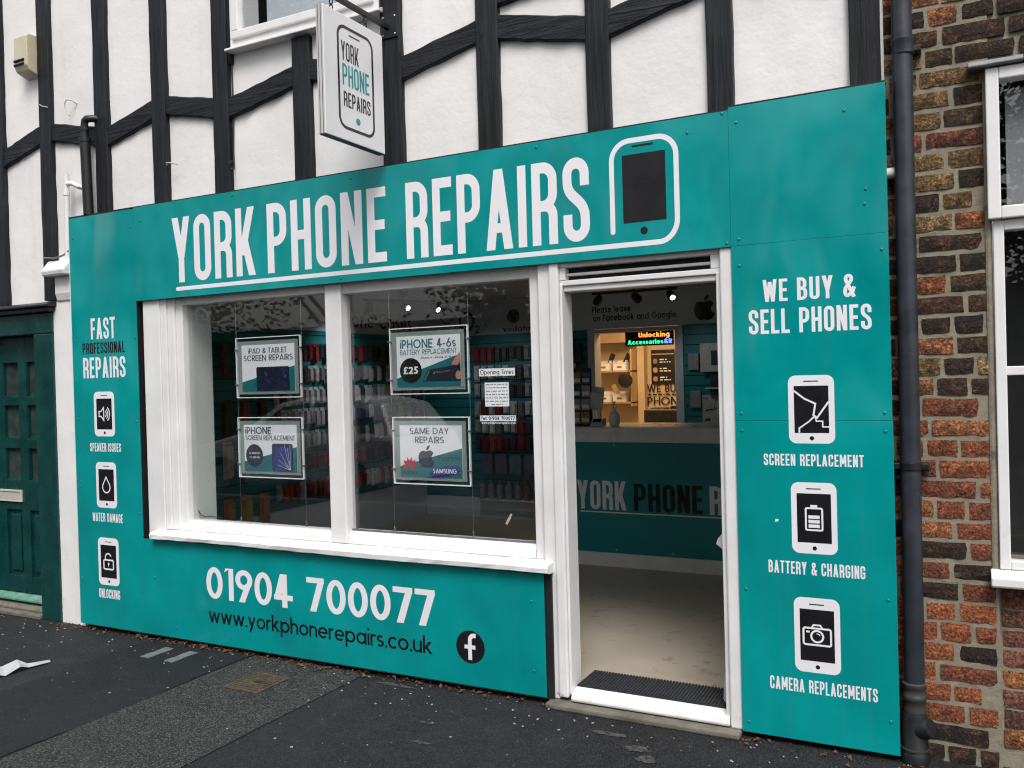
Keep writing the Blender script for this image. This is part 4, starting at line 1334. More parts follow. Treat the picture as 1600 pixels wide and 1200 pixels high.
lettering(text('UNLOCKING', -4.829, -4.626, .225, .060, .140, True, .10), Wv, ss)
rivets(ss, [(-4.985, 2.60), (-4.425, 2.62), (-4.985, 1.92), (-4.412, 1.915), (-4.99, 1.40), (-4.42, 1.385), (-4.985, .95), (-4.42, .80), (-4.99, .34), (-4.41, .30), (-4.42, .07)])

rs = thing('stall_riser_sign', 'low teal board with phone number and web address under the window', 'sign', (-3.0, 0, .035))
pane_board('panel', -4.393, -1.580, .036, .638, rs)
lettering(text('01904 700077', -3.850, -2.210, .312, .192, .160, False, .065), Wv, rs)
lettering(text('www.yorkphonerepairs.co.uk', -3.838, -2.233, .167, .0945, .125, False, .055, .68), Kv, rs)
lettering(disc(-2.004, .2335, .084, None, 40), Kv, rs, -.0006, 'round_logo')
lettering(stroke([(-2.004 - .002, .2335 - .066), (-2.004 - .002, .2335 + .030)] + arc(-2.004 + .022, .2335 + .034, .024, .026, 180, 90, 6) + [(-2.004 + .034, .2335 + .060)], .022) + lev(rect(-2.004 - .034, .2335 - .010, -2.004 + .030, .2335 + .010), 1), Wv, rs, -.0012, 'logo_letter')
rivets(rs, [(-4.16, .545), (-4.12, .10), (-1.65, .50), (-1.645, .16), (-3.08, .60), (-2.98, .60), (-4.30, .40)])

ps = thing('pilaster_sign', 'tall teal board reading WE BUY & SELL PHONES between doorway and drainpipe', 'sign', (-.32, 0, .03))
pane_board('panel', -0.6335, -0.004, 2.1475, 2.750, ps)
pane_board('panel', -0.6335, -0.004, 1.3885, 2.1465, ps)
pane_board('panel', -0.6335, -0.002, .030, 1.3870, ps)
bx(-.634, -.004, .0005, .05, 2.7505, 2.7575).build('top_trim', M['backing'], ps)
lettering(text('WE BUY &', -.503, -.133, 1.896, .095, .138, True, .088), Wv, ps)
lettering(text('SELL PHONES', -.565, -.073, 1.760, .105, .138, True, .088), Wv, ps)
b0 = phone_icon(ps, -.408, -.223, 1.292, 1.579)
lx, lz, w, h = b0[0], b0[2], b0[1] - b0[0], b0[3] - b0[2]
f_ = lambda p: [(lx + q[0] * w, lz + q[1] * h) for q in p]
lettering(stroke(f_([(0, .90), (.30, .73), (.62, .62), (.56, .38), (.66, .32), (1, .66)]), .0075) + lev(stroke(f_([(.60, .36), (.42, .24), (.14, .10), (.14, 0)]), .0062), 1) + lev(stroke(f_([(.60, .36), (.64, .25), (.82, .25), (.82, .13), (1, .13)]), .0055), 2), Wv, ps, -.0015, 'crack_symbol')
b0 = phone_icon(ps, -.406, -.223, .828, 1.128)
cx, cz = (b0[0] + b0[1]) / 2, (b0[2] + b0[3]) / 2
lettering(stroke(rrect_path(cx - .033, cz - .050, cx + .033, cz + .042, .006), .0075, True) + rect(cx - .014, cz + .046, cx + .014, cz + .056) + rect(cx - .0225, cz - .040, cx + .0225, cz - .026) + rect(cx - .0225, cz - .021, cx + .0225, cz - .007) + rect(cx - .0225, cz - .002, cx + .0225, cz + .012), Wv, ps, -.0015, 'battery_symbol')
b0 = phone_icon(ps, -.405, -.221, .326, .642)
cx, cz = (b0[0] + b0[1]) / 2, (b0[2] + b0[3]) / 2
lettering(stroke(rrect_path(cx - .055, cz - .040, cx + .055, cz + .030, .008), .008, True) + lev(stroke([(cx - .022, cz + .030), (cx - .014, cz + .044), (cx + .014, cz + .044), (cx + .022, cz + .030)], .007), 1) + stroke(arc(cx, cz - .004, .024, .024, 0, 360, 24), .008, True) + stroke(arc(cx, cz - .004, .012, .012, 20, 100, 6), .004) + rect(cx - .044, cz + .010, cx - .030, cz + .018), Wv, ps, -.0015, 'camera_symbol')
lettering(text('SCREEN REPLACEMENT', -.516, -.115, 1.197, .050, .138, True, .10), Wv, ps)
lettering(text('BATTERY & CHARGING', -.506, -.119, .737, .054, .138, True, .10), Wv, ps)
lettering(text('CAMERA REPLACEMENTS', -.511, -.082, .236, .056, .138, True, .10), Wv, ps)
rivets(ps, [(-.60, 2.68), (-.16, 2.66), (-.085, 2.33), (-.09, 2.27), (-.60, 2.06), (-.03, 2.08), (-.605, 1.42), (-.605, 1.345), (-.032, 1.42), (-.030, 1.345), (-.605, .655), (-.035, .66), (-.605, .075), (-.035, .165), (-.60, 2.175)])
MB().quad((-.475, -.0008, .955), (-.462, -.0008, .958), (-.458, -.0008, .966), (-.472, -.0008, .968)).build('chip', Wv, ps)

# hanging sign
hs = thing('hanging_sign', 'white double sided board with phone outline hanging at right angles to the wall', 'sign', (-2.445, -.27, 2.79))
hx = -2.424
bx(hx - .042, hx, -.510, -.030, 2.792, 3.412).build('board', M['board_w'], hs, .003)
b_ = MB()
bx(hx - .0405, hx - .0395 + .036, -.5125, -.510, 2.794, 3.410).build('edge_trim', M['alu'], hs)
for x in (hx - .030, hx - .012):
    bx(x - .0012, x + .0012, -.5133, -.5126, 2.794, 3.410).build('edge_seam', M['upvc_b'], hs)
bx(hx - .040, hx - .002, -.508, -.032, 2.7895, 2.7918).build('bottom_trim', M['upvc_b'], hs)
for side, xx in ((1, hx + .0008), (-1, hx - .0428)):
    y0 = -.510 if side > 0 else -.030
    def hp(polys, mat, nm, xx=xx, side=side, y0=y0, off=0.0):
        MB().flat_x(polys, xx + off * side, y0, side, 0.00012 * side).build(nm, mat, hs)
    hp(stroke(rrect_path(.108, 2.855, .386, 3.352, .052, 9), .0150, True), Kv, 'phone_outline')
    hp(rect(.196, 3.317, .282, 3.324), Kv, 'speaker_slot')
    hp(disc(.254, 2.906, .0175), M['vinyl_t'], 'home_button')
    hp(text('YORK', .131, .271, 3.186, .094, .115, True, .08), Kv, 'lettering')
    hp(text('PHONE', .137, .353, 3.063, .107, .115, True, .08), M['vinyl_t'], 'lettering')
    hp(text('REPAIRS', .142, .360, 2.960, .074, .125, True, .08), Kv, 'lettering')
for y in (-.148, -.42):
    ring = [(hx - .021, y + .012 * math.cos(t), 3.428 + .016 * math.sin(t)) for t in [k * math.pi / 5 for k in range(11)]]
    MB().tube(ring, .003, 6, False).build('eye_bolt', M['iron'], hs)
    ring = [(hx - .021 + .010 * math.cos(t), y, 3.456 + .019 * math.sin(t)) for t in [k * math.pi / 5 for k in range(11)]]
    MB().tube(ring, .003, 6, False).build('shackle', M['iron'], hs)

br = thing('sign_bracket', 'black iron bracket arm holding the hanging sign', 'bracket', (-2.44, 0.05, 3.49))
bx(hx - .032, hx - .008, -.60, .046, 3.478, 3.502).build('arm', M['iron'], br, .002)
bx(hx - .060, hx + .045, .046, .0535, 3.430, 3.555).build('wall_plate', M['iron'], br, .002)
for (dx, z) in ((-.045, 3.446), (.030, 3.446), (-.045, 3.54), (.030, 3.54)):
    MB().lathe((hx + dx, .046, z), [(.007, 0), (.006, -.004), (.002, -.006)], 8, 'y').build('bolt', M['steel'], br)
MB().tube([(hx - .02, .046, 3.75), (hx - .02, -.45, 3.503)], .008, 8).build('stay', M['iron'], br)

# ------------------------------------------------------------------ drainpipe
dp = thing('drainpipe', 'black painted drainpipe running down between the shop and the brick house', 'drainpipe', (.058, .045, 0))
MB().tube([(.054, .045, .30), (.057, .046, 1.2), (.064, .046, 6.2)], .0385, 20).build('pipe', M['pipe'], dp, smooth=True)
MB().lathe((.064, .046, 2.855), [(.0385, 0), (.0425, .004), (.0425, .05), (.0455, .056), (.0455, .062), (.040, .066)], 20).build('joint_collar', M['pipe'], dp, smooth=True)
br_ = MB().lathe((.058, .046, 1.185), [(.0395, 0), (.043, .003), (.043, .030), (.0395, .033)], 20).build('bracket', M['iron'], dp, smooth=True)
bx(.095, .125, .030, .098, 1.188, 1.214).build('lug', M['iron'], br_, .003)
bx(-.005, .02, .035, .098, 1.188, 1.214).build('lug', M['iron'], br_, .003)
bx(.100, .128, .03, .098, 2.862, 2.885).build('lug', M['iron'], dp, .003)
MB().lathe((.052, .043, .205), [(.0425, 0), (.0445, .01), (.0425, .018), (.0425, .05), (.046, .054), (.046, .070), (.0425, .074), (.0425, .100), (.0455, .104), (.0455, .118), (.040, .122)], 20).build('coupling', M['rubber'], dp, smooth=True)
MB().lathe((.050, .040, .0), [(.054, .0), (.054, .045), (.050, .05), (.050, .19), (.046, .205)], 20).build('base_shoe', M['iron'], dp, smooth=True)
MB().tube([(.06, .03, .14), (.098, .012, .155), (.112, .005, .16)], [.040, .042, .036], 14).build('access_cap', M['iron'], dp, smooth=True)
MB().lathe((.050, .040, .058), [(.0555, 0), (.0555, .008)], 20).build('ring', M['rubber'], dp)
o = bx(-.10, .022, .062, .098, 2.40, 2.425)
oh = thing('waste_pipe_end', 'short pale pipe stub between board edge and drainpipe', 'pipe', (.012, .07, 2.40))
MB().tube([(-.02, .075, 2.395), (.030, .072, 2.395)], .024, 10).build('stub', M['upvc'], oh, smooth=True)

# ------------------------------------------------------------------ brick house on the right
bh = thing('brick_house', 'old brick house wall of mixed sooty and orange bricks', 'building', (.5, .12, 0))
bx(-.011, .362, .0985, .5, 0, 6.4).build('mortar_wall', M['mortar'], bh)
bx(.3625, 3.0, .1362, .5, 0, .79).build('mortar_wall', M['mortar'], bh)
bx(.3625, 3.0, .1075, .5, 2.80, 6.4).build('mortar_wall', M['mortar'], bh)
bx(1.75, 3.0, .1078, .5, .79, 2.80).build('mortar_wall', M['mortar'], bh)
# rendered joint where the pier meets the window frame
bx(.338, .3645, .090, .14, .79, 2.75).build('mortar_fillet', M['mortar'], bh, .010)


def brick_mesh(L, H, seed, rough):
    """uneven brick face about the origin, front towards -y"""
    rr = random.Random(seed)
    nx, nz = (7 if L > .15 else 4), 3
    b_ = MB()
    g = {}
    for i in range(nx + 1):
        for k in range(nz + 1):
            u, v = i / nx - .5, k / nz - .5
            ex = abs(u) > .49
            ez = abs(v) > .49
            y = -.010 - rr.uniform(0, rough) + (.0035 if (ex or ez) else 0) + (.0008 if ex and ez else 0)
            g[i, k] = len(b_.v)
            b_.v.append((u * L + rr.uniform(-.0025, .0025) + (.0015 if ez and ex and u < 0 else 0) - (.0015 if ez and ex and u > 0 else 0), y, v * H + rr.uniform(-.0022, .0022)))
    for i in range(nx):
        for k in range(nz):
            b_.f.append((g[i, k], g[i + 1, k], g[i + 1, k + 1], g[i, k + 1]))
    rim = [g[i, 0] for i in range(nx + 1)] + [g[nx, k] for k in range(1, nz + 1)] + [g[i, nz] for i in range(nx - 1, -1, -1)] + [g[0, k] for k in range(nz - 1, 0, -1)]
    st_ = len(b_.v)
    for r_ in rim: b_.v.append((b_.v[r_][0], .012, b_.v[r_][2]))
    n = len(rim)
    for k in range(n):
        j = (k + 1) % n
        b_.f.append((rim[j], rim[k], st_ + k, st_ + j))
    return b_.mesh('brick', M['brick'], smooth=False)


STR = [brick_mesh(.215, .066, 100 + k, .0045) for k in range(7)]
HDR = [brick_mesh(.105, .066, 200 + k, .0045) for k in range(6)]
rb = random.Random(77)
DARK = [(.060, .034, .022), (.075, .040, .026), (.050, .030, .024), (.095, .056, .030), (.11, .052, .032)]
OCH = [(.30, .18, .075), (.36, .23, .11), (.24, .14, .06)]
RED = [(.36, .115, .052), (.42, .135, .058), (.30, .095, .048), (.25, .082, .046), (.44, .17, .075)]


def lay(x, z, L, y, col, soot, sc=1.0):
    me = rb.choice(STR if L > .15 else HDR)
    base = .215 if L > .15 else .105
    o = bpy.data.objects.new('brick', me)
    COL.objects.link(o)
    o.parent = bh
    o.location = Vector((x, y, z)) - ORG[bh.name]
    o.scale = (L / base, 1.0, sc * rb.uniform(.90, 1.06))
    o.rotation_euler = (rb.uniform(-.02, .02), rb.uniform(-.016, .016), rb.uniform(-.02, .02))
    o.color = (*col, soot)
    return o


row = 0
z = 1.601 - .0825 * 19
while z < 3.25:
    x = -.135 + (0.0 if row % 2 else -.06) + rb.uniform(-.02, .02)
    pat = row % 3
    hi = 2.82 if False else 9
    lim = .350 if z < 2.74 else .75
    k = 0
    while x < lim - .03:
        L = .105 if (pat == 0 and rb.random() < .75) or rb.random() < .22 else .212
        L *= rb.uniform(.93, 1.04)
        if x + L > lim:
            L = lim - x
            if L < .045: break
        if x + L > -.02:
            t = rb.random()
            if z > 2.3: col, soot = (rb.choice(OCH), .7) if t < .48 else (rb.choice(DARK), .95) if t < .84 else (rb.choice(RED), .85)
            elif z > 1.45: col, soot = (rb.choice(DARK), .9) if t < .56 else (rb.choice(OCH), .8) if t < .84 else (rb.choice(RED), .8)
            elif z > 1.05: col, soot = (rb.choice(RED), .55) if t < .62 else (rb.choice(DARK), 1.0)
            elif z > .16: col, soot = (rb.choice(RED), .4) if t < .86 else (rb.choice(DARK), .8)
            else: col, soot = rb.choice(DARK), 1.0
            x0 = max(x, -.06)
            lay((x0 + x + L) / 2, z, x + L - x0, .1045, col, soot)
        x += L + rb.uniform(.011, .019)
        k += 1
    z += .0825
    row += 1
# newer bricks under the house window, set back
NEW = [(.24, .10, .065), (.20, .085, .06), (.40, .16, .06), (.17, .075, .055), (.22, .10, .07)]
for k, zc in enumerate((.115, .195, .275, .355, .435, .515, .595, .670, .745)):
    x = .372 - (.10 if k % 2 else 0)
    while x < .85:
        L = .205 * rb.uniform(.96, 1.03)
        x0 = max(x, .372)
        lay((x0 + x + L) / 2, zc, x + L - x0, .142, NEW[(k * 2 + int(x * 7)) % 5], .12 if zc > .2 else .7, 1.05)
        x += L + .014

# house window
hw = thing('house_window', 'white plastic window with a top light in the brick house', 'window', (1.05, .1, .79))
U = M['upvc']
WX0, WX1 = .3665, 1.74
b_ = MB()
b_.box(WX0, WX0 + .038, .080, .14, .80, 2.165); b_.box(WX1 - .04, WX1, .080, .14, .80, 2.165); b_.box(WX0 + .038, WX1 - .04, .080, .14, .80, .835)
b_.box(WX0 + .038, WX1 - .04, .080, .14, 2.125, 2.165)
b_.build('frame', U, hw, .004)
b_ = MB()
b_.box(.350, .396, .052, .13, 2.168, 2.752); b_.box(WX1 - .04, WX1 + .01, .052, .13, 2.168, 2.752); b_.box(.396, WX1 - .04, .0525, .13, 2.168, 2.216); b_.box(.396, WX1 - .04, .0525, .13, 2.705, 2.752)
b_.build('top_light_frame', U, hw, .005)
bx(.404, WX1 - .04, .105, .111, .835, 2.126).build('pane', M['glass'], hw)
bx(.394, WX1 - .04, .085, .091, 2.214, 2.707).build('pane', M['glass'], hw)
b_ = MB()
for zz in (1.56,): b_.box(.404, WX1 - .04, .09, .12, zz, zz + .035)
b_.build('transom_bar', U, hw, .003)
MB().extrude_x([(.14, .735), (.035, .735), (.03, .745), (.03, .775), (.08, .798), (.14, .7995)], .334, WX1 + .04).build('window_sill', U, hw, .005)
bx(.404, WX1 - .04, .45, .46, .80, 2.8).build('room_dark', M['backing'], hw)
bx(.42, WX1 - .06, .16, .165, 2.23, 2.69).build('blind', M['ink_grey'], hw)
fl = MB()
rr = random.Random(12)
for k in range(8):
    x = .29 + k * .19
    fl.extrude_x([(.13, 2.756), (.035, 2.756), (.030, 2.762), (.036, 2.780 + rr.uniform(-.003, .003)), (.13, 2.80)], x, x + .1895)
fl.build('lead_flashing', M['lead'], hw, .004)

# ------------------------------------------------------------------ posters on wires in the shop window
YP = .120
for (x, z1, z0, lab) in ((-3.668, 2.10, .765, 'thin steel wire holding the posters, outermost in the window by the green door side'), (-3.158, 2.10, .765, 'thin steel wire holding the posters, next to the mullion on the green door side'),
                         (-2.535, 2.09, .772, 'thin steel wire holding the posters, next to the mullion on the doorway side'), (-2.037, 2.09, .772, 'thin steel wire holding the posters, beside the opening times notice')):
    wv = thing('poster_wire', lab, 'wire', (x, YP, z0), 'poster wires in the window')
    MB().tube([(x, YP, z0), (x, YP, 2.2)], .0012, 6).build('wire', M['steel'], wv)
    MB().lathe((x, YP, z0 - .05), [(.005, 0), (.005, .075), (.003, .08)], 8).build('anchor', M['steel'], wv)


def holder(x0, x1, z0, z1, label):
    t = thing('poster_holder', label, 'poster', ((x0 + x1) / 2, YP, z0), 'framed posters in the shop window')
    b_ = MB()
    e = .0045
    for a in ((x0, x1, z0, z0 + e), (x0, x1, z1 - e, z1), (x0, x0 + e, z0 + e, z1 - e), (x1 - e, x1, z0 + e, z1 - e)):
        b_.box(a[0], a[1], YP - .0085, YP + .0085, a[2], a[3])
    b_.build('acrylic_edge', M['paper'], t)
    bx(x0 + .010, x1 - .026, YP + .001, YP + .004, z0 + .022, z1 - .022).build('grey_mount', M['card_grey'], t)
    b2 = bx(x0 + e, x1 - e, YP - .0075, YP - .0055, z0 + e, z1 - e).build('acrylic_front', M['acrylic'], t)
    for x in (x0 + .002, x1 - .002):
        for z in (z0 + (z1 - z0) * .22, z0 + (z1 - z0) * .80):
            bx(x - .013, x + .013, YP - .012, YP + .009, z - .004, z + .004).build('clamp', M['steel'], t, .0015)
    px0, px1, pz0, pz1 = x0 + .042, x1 - .050, z0 + .040, z1 - .046
    p = bx(px0, px1, YP - .001, YP + .0008, pz0, pz1).build('poster_sheet', M['paper'], t)
    return t, p, px0, px1, pz0, pz1


def pr(polys, mat, parent, lvl=1, name='print'):
    return MB().flat(polys, YP - .001 - .0008 * lvl, .0001).build(name, mat, parent)


# 1 tablets
t, p, a, c, z0, z1 = holder(-3.668, -3.163, 1.518, 1.882, 'framed poster about tablet screen repairs, upper one by the green door side')
w, h = c - a, z1 - z0
pr([[(a, z0), (c, z0), (c, z0 + h * .53), (a, z0 + h * .20)]], M['ink_teal'], p, 1, 'teal_wedge')
pr(rrect(a + w * .28, z0 + .001, a + w * .90, z0 + h * .52, .010), M['ink_space'], p, 2, 'tablet_picture')
pr(apple(a + w * .60, z0 + h * .19, .045), M['ink_navy'], p, 3, 'fruit_emblem')
pr(text('iPAD & TABLET', a + w * .13, c - w * .14, z1 - h * .185, h * .115, .125, False, .08, .66), M['ink_slate'], p, 2, 'lettering')
pr(text('SCREEN REPAIRS', a + w * .04, c - w * .03, z1 - h * .345, h * .125, .125, False, .08), M['ink_slate'], p, 2, 'lettering')
# 2 phone screens
t, p, a, c, z0, z1 = holder(-3.668, -3.164, 1.039, 1.402, 'framed poster about phone screen replacement, lower one by the green door side')
w, h = c - a, z1 - z0
pr([[(a, z0), (c, z0), (c, z0 + h * .53), (a, z0 + h * .20)]], M['ink_teal'], p, 1, 'teal_wedge')
pr(rrect(a + w * .535, z0 + .001, c - w * .075, z0 + h * .60, .016), M['ink_navy'], p, 2, 'phone_picture')
pr(rect(a + w * .555, z0 + .002, c - w * .09, z0 + h * .53), M['ink_blue'], p, 3, 'phone_screen')
fx, fz = a + w * .88, z0 + h * .04
cr = []
for i_, (dx, dz) in enumerate(((-.05, .17), (-.075, .10), (-.09, .06), (-.10, .03), (-.02, .13), (.0, .20), (-.045, .045), (-.07, .02))): cr += lev(stroke([(fx, fz), (fx + dx * .6, fz + dz * .55), (fx + dx, fz + dz)], .0016), i_ % 8)
pr(cr, M['paper'], p, 4, 'crack_lines')
pr(disc(a + w * .20, z0 + h * .335, w * .165, h * .245), M['ink_navy'], p, 3, 'round_badge')
pr(text('15 MINUTES', a + w * .10, a + w * .31, z0 + h * .365, h * .042, .15), M['paper'], p, 4, 'lettering')
pr(text('TO REPAIR', a + w * .105, a + w * .30, z0 + h * .275, h * .042, .15), M['paper'], p, 4, 'lettering')
pr(text('iPHONE', a + w * .03, a + w * .53, z1 - h * .20, h * .155, .135, False, .08, .66), M['ink_slate'], p, 2, 'lettering')
pr(text('SCREEN REPLACEMENT', a + w * .03, c - w * .03, z1 - h * .33, h * .105, .125, False, .08), M['ink_slate'], p, 2, 'lettering')
# 3 battery
t, p, a, c, z0, z1 = holder(-2.533, -2.038, 1.524, 1.884, 'framed poster for battery replacement at £25, upper one by the doorway side')
w, h = c - a, z1 - z0
pr([[(a, z0), (c, z0), (c, z0 + h * .62), (a, z0 + h * .17)]], M['ink_teal'], p, 1, 'teal_wedge')
pr([[(a + w * .41, z0 + h * .10), (c, z0 + h * .10), (c, z0 + h * .42), (a + w * .50, z0 + h * .33)]], M['ink_navy'], p, 2, 'phone_picture')
pr(stroke([(a + w * .44, z0 + h * .12), (a + w * .52, z0 + h * .31)], .006), M['ink_grey'], p, 3, 'phone_edge')
pr(text('iPhone', a + w * .58, c - w * .16, z0 + h * .235, h * .05, .12, slope=.14), M['ink_grey'], p, 3, 'lettering')
pr([[(c - w * .14, z0 + h * .42), (c - w * .04, z0 + h * .40), (c, z0 + h * .50), (c, z0 + h * .66), (c - w * .06, z0 + h * .58)]] + disc(c - w * .035, z0 + h * .21, w * .042, h * .085), M['skin'], p, 3, 'fingers_picture')
pr(disc(a + w * .225, z0 + h * .325, w * .175, h * .245), M['vinyl_k'], p, 3, 'round_badge')
pr(text('£25', a + w * .11, a + w * .345, z0 + h * .255, h * .145, .20, False, .08), M['paper'], p, 4, 'lettering')
pr(text('iPHONE 4-6s', a + w * .06, c - w * .06, z1 - h * .24, h * .175, .135, False, .09, .72), M['ink_teal'], p, 2, 'lettering')
pr(text('BATTERY REPLACEMENT', a + w * .06, c - w * .05, z1 - h * .365, h * .10, .105, False, .08), M['ink_teal'], p, 2, 'lettering')
pr(text('iPhone 4 - iPhone 6S Plus', a + w * .39, c - w * .10, z1 - h * .45, h * .042, .14), M['ink_slate'], p, 2, 'lettering')
# 4 same day
t, p, a, c, z0, z1 = holder(-2.528, -2.042, 1.037, 1.402, 'framed poster for same day repairs with maker emblems, lower one by the doorway side')
w, h = c - a, z1 - z0
pr([[(a, z0), (c, z0), (c, z0 + h * .57), (a, z0 + h * .20)]], M['ink_teal'], p, 1, 'teal_wedge')
pr(text('SAME DAY', a + w * .17, c - w * .20, z1 - h * .17, h * .125, .125, False, .08), M['ink_slate'], p, 2, 'lettering')
pr(text('REPAIRS', a + w * .255, c - w * .28, z1 - h * .34, h * .125, .125, False, .08), M['ink_slate'], p, 2, 'lettering')
pr(apple(a + w * .43, z0 + h * .20, h * .42), M['ink_navy'], p, 2, 'fruit_emblem')
pet = []
for k in range(8):
    t_ = R(-8 + k * 28)
    ox, oz = a + w * .155, z0 + h * .175
    d_, n_ = (math.cos(t_), math.sin(t_)), (-math.sin(t_), math.cos(t_))
    l_ = h * .215 if 1 < k < 6 else h * .17
    pet += lev([[(ox + d_[0] * .010, oz + d_[1] * .010), (ox + d_[0] * l_ * .6 - n_[0] * l_ * .17, oz + d_[1] * l_ * .6 - n_[1] * l_ * .17), (ox + d_[0] * l_, oz + d_[1] * l_), (ox + d_[0] * l_ * .6 + n_[0] * l_ * .17, oz + d_[1] * l_ * .6 + n_[1] * l_ * .17)]], k % 3)
pr(pet, M['ink_red'], p, 2, 'petal_emblem')
pr(text('HUAWEI', a + w * .035, a + w * .275, z0 + h * .05, h * .055, .16), M['ink_navy'], p, 2, 'lettering')
pr(text('honor', a + w * .63, c - w * .03, z0 + h * .33, h * .10, .10, False, .09, .68), M['ink_navy'], p, 2, 'lettering')
el = disc(0, 0, w * .26, h * .105, 36)[0]
ca, sa = math.cos(R(9)), math.sin(R(9))
pr([[(a + w * .72 + q[0] * ca - q[1] * sa, z0 + h * .12 + q[0] * sa + q[1] * ca) for q in el]], M['ink_blue'], p, 2, 'oval_emblem')
pr(text('SAMSUNG', a + w * .535, c - w * .09, z0 + h * .085, h * .085, .15), M['paper'], p, 3, 'lettering')

# notices stuck inside the glass
YS = .1025
def notice(name, label, x0, x1, z0, z1):
    return thing(name, label, 'notice', ((x0 + x1) / 2, YS, z0)), bx(x0, x1, YS, YS + .0006, z0, z1)
def ns(polys, mat, par, nm='lettering'):
    return MB().flat(polys, YS - .0006, .0001).build(nm, mat, par)
t, b_ = notice('opening_times_sticker', 'white strip reading Opening Times on the window glass', -1.969, -1.760, 1.611, 1.650)
b_.build('sticker', M['paper'], t)
ns(text('Opening Times', -1.961, -1.767, 1.620, .0235, .12, False, .08), M['vinyl_k'], t)
t, b_ = notice('hours_notice', 'white paper notice with opening hours on the window glass', -1.937, -1.797, 1.455, 1.578)
b_.build('sheet', M['paper'], t)
hours = []
for k in range(7): hours += bars(-1.930 + (.03 if k == 6 else 0), -1.804 - (.03 if k == 6 else 0), 1.566 - k * .0172, .0042, k)
ns(hours, M['ink_grey'], t, 'print_lines')
t, b_ = notice('telephone_sticker', 'white strip reading Tel: 01904 700077 on the window glass', -1.969, -1.761, 1.380, 1.409)
b_.build('sticker', M['paper'], t)
ns(text('Tel: 01904 700077', -1.963, -1.767, 1.386, .018, .15, False, .08), M['vinyl_k'], t)
t = thing('web_address_sticker', 'small white web address lettering under the telephone strip', 'notice', (-1.862, YS, 1.36))
ns(text('www.yorkphonerepairs.co.uk', -1.961, -1.763, 1.366, .0115, .16, False, .07), M['paper'], t)
t = thing('glue_residue', 'torn cream scrap of old sticker low on the window glass', 'sticker', (-1.82, YS, .85))
MB().prism([(-1.838, .856), (-1.826, .850), (-1.806, .885), (-1.797, .905), (-1.806, .909), (-1.818, .890), (-1.830, .872)], YS, YS + .0008).build('scrap', M['cream'], t)
cable('window_cable', [(-4.042, .13, .815), (-4.02, .13, .79), (-3.98, .135, .775), (-3.95, .14, .782), (-3.90, .15, .776), (-3.86, .16, .768)], .003, M['cable'], 'thin black cable lying in the corner of the shop window')

# ------------------------------------------------------------------ inside the shop: slat walls
def slat_wall(name, label, along, pos, a0, a1, z0, z1, step=.098):
    """horizontal boards with a groove between; along 'y' = on the side wall, 'x' = on the back wall"""
    t = thing(name, label, 'slat wall', (pos if along == 'y' else (a0 + a1) / 2, (a0 + a1) / 2 if along == 'y' else pos, z0))
    z = z0
    while z < z1 - .02:
        zt = min(z + step - .010, z1)
        if along == 'y': bx(pos, pos + .018, a0, a1, z, zt).build('slat', M['slat'], t)
        else: bx(a0, a1, pos - .018, pos, z, zt).build('slat', M['slat'], t)
        z += step
    if along == 'y': bx(pos + .0005, pos + .006, a0, a1, z0, z1).build('backing_board', M['ink_navy'], t)
    else: bx(a0, a1, pos - .006, pos - .0005, z0, z1).build('backing_board', M['ink_navy'], t)
    return t


slat_wall('slat_wall', 'dark teal slat wall along the side of the shop behind the window', 'y', XLW + .001, .34, YB - .03, .475, 2.075)
slat_wall('slat_wall', 'dark teal slat wall across the back of the shop behind the window posters', 'x', YB - .001, XLW + .03, -3.135, .305, 2.055)
slat_wall('slat_wall', 'dark teal slat wall right of the staff hatch seen through the doorway', 'x', YB - .001, -2.135, XRW - .01, .30, 2.055)

# white header boards with lettering
hd = thing('header_board', 'white header reading Phone Cases high on the side wall', 'wall sign', (XLW, 2.4, 2.08))
bx(XLW + .001, XLW + .022, .34, YB - .03, 2.080, ZC - .004).build('board', M['int_white'], hd)
MB().flat_x(text('Phone Cases', 2.92, 4.20, 2.135, .165, .13, False, .09, .70), XLW + .023).build('lettering', M['vinyl_k'], hd)
hd2 = thing('header_board', 'white header with network logos and review request across the back wall', 'wall sign', (-3.2, YB, 2.06))
yh = YB - .024
bx(XLW + .03, XRW - .01, yh, YB - .001, 2.060, ZC - .004).build('board', M['int_white'], hd2)
def hw_(polys, mat, nm='lettering'):
    MB().flat(polys, yh - .001, .0001).build(nm, mat, hd2)
hw_(text('Please leave', -3.075, -2.66, 2.222, .066, .16, False, .09, .72), M['vinyl_k'])
hw_(text('on Facebook and Google', -3.065, -2.20, 2.137, .066, .16, False, .09, .72), M['vinyl_k'])
hw_(apple(-1.925, 2.10, .235), M['vinyl_k'], 'fruit_emblem')
hw_(stroke(arc(-4.545, 2.215, .085, .095, 0, 360, 28), .030, True), M['ink_navy'], 'round_logo')
hw_(text('2', -4.44, -4.385, 2.085, .085, .14), M['ink_navy'])
hw_(text('vodafone', -4.10, -3.66, 2.085, .052, .15, False, .09, .72), M['vinyl_k'])
hw_(disc(-3.97, 2.245, .075, .075, 28), M['bronze'], 'round_emblem')
hw_(stroke(arc(-3.975, 2.235, .028, .028, 90, 400, 14), .020), M['int_white'], 'quote_mark')
hw_(text('3', -3.42, -3.29, 2.10, .22, .20), M['vinyl_k'])
hw_(stroke(arc(-4.80, 2.26, .075, .05, 200, -40, 14), .012) + stroke([(-4.86, 2.245), (-4.80, 2.20), (-4.74, 2.245), (-4.78, 2.19)], .010), M['vinyl_k'], 'arrow_logo')

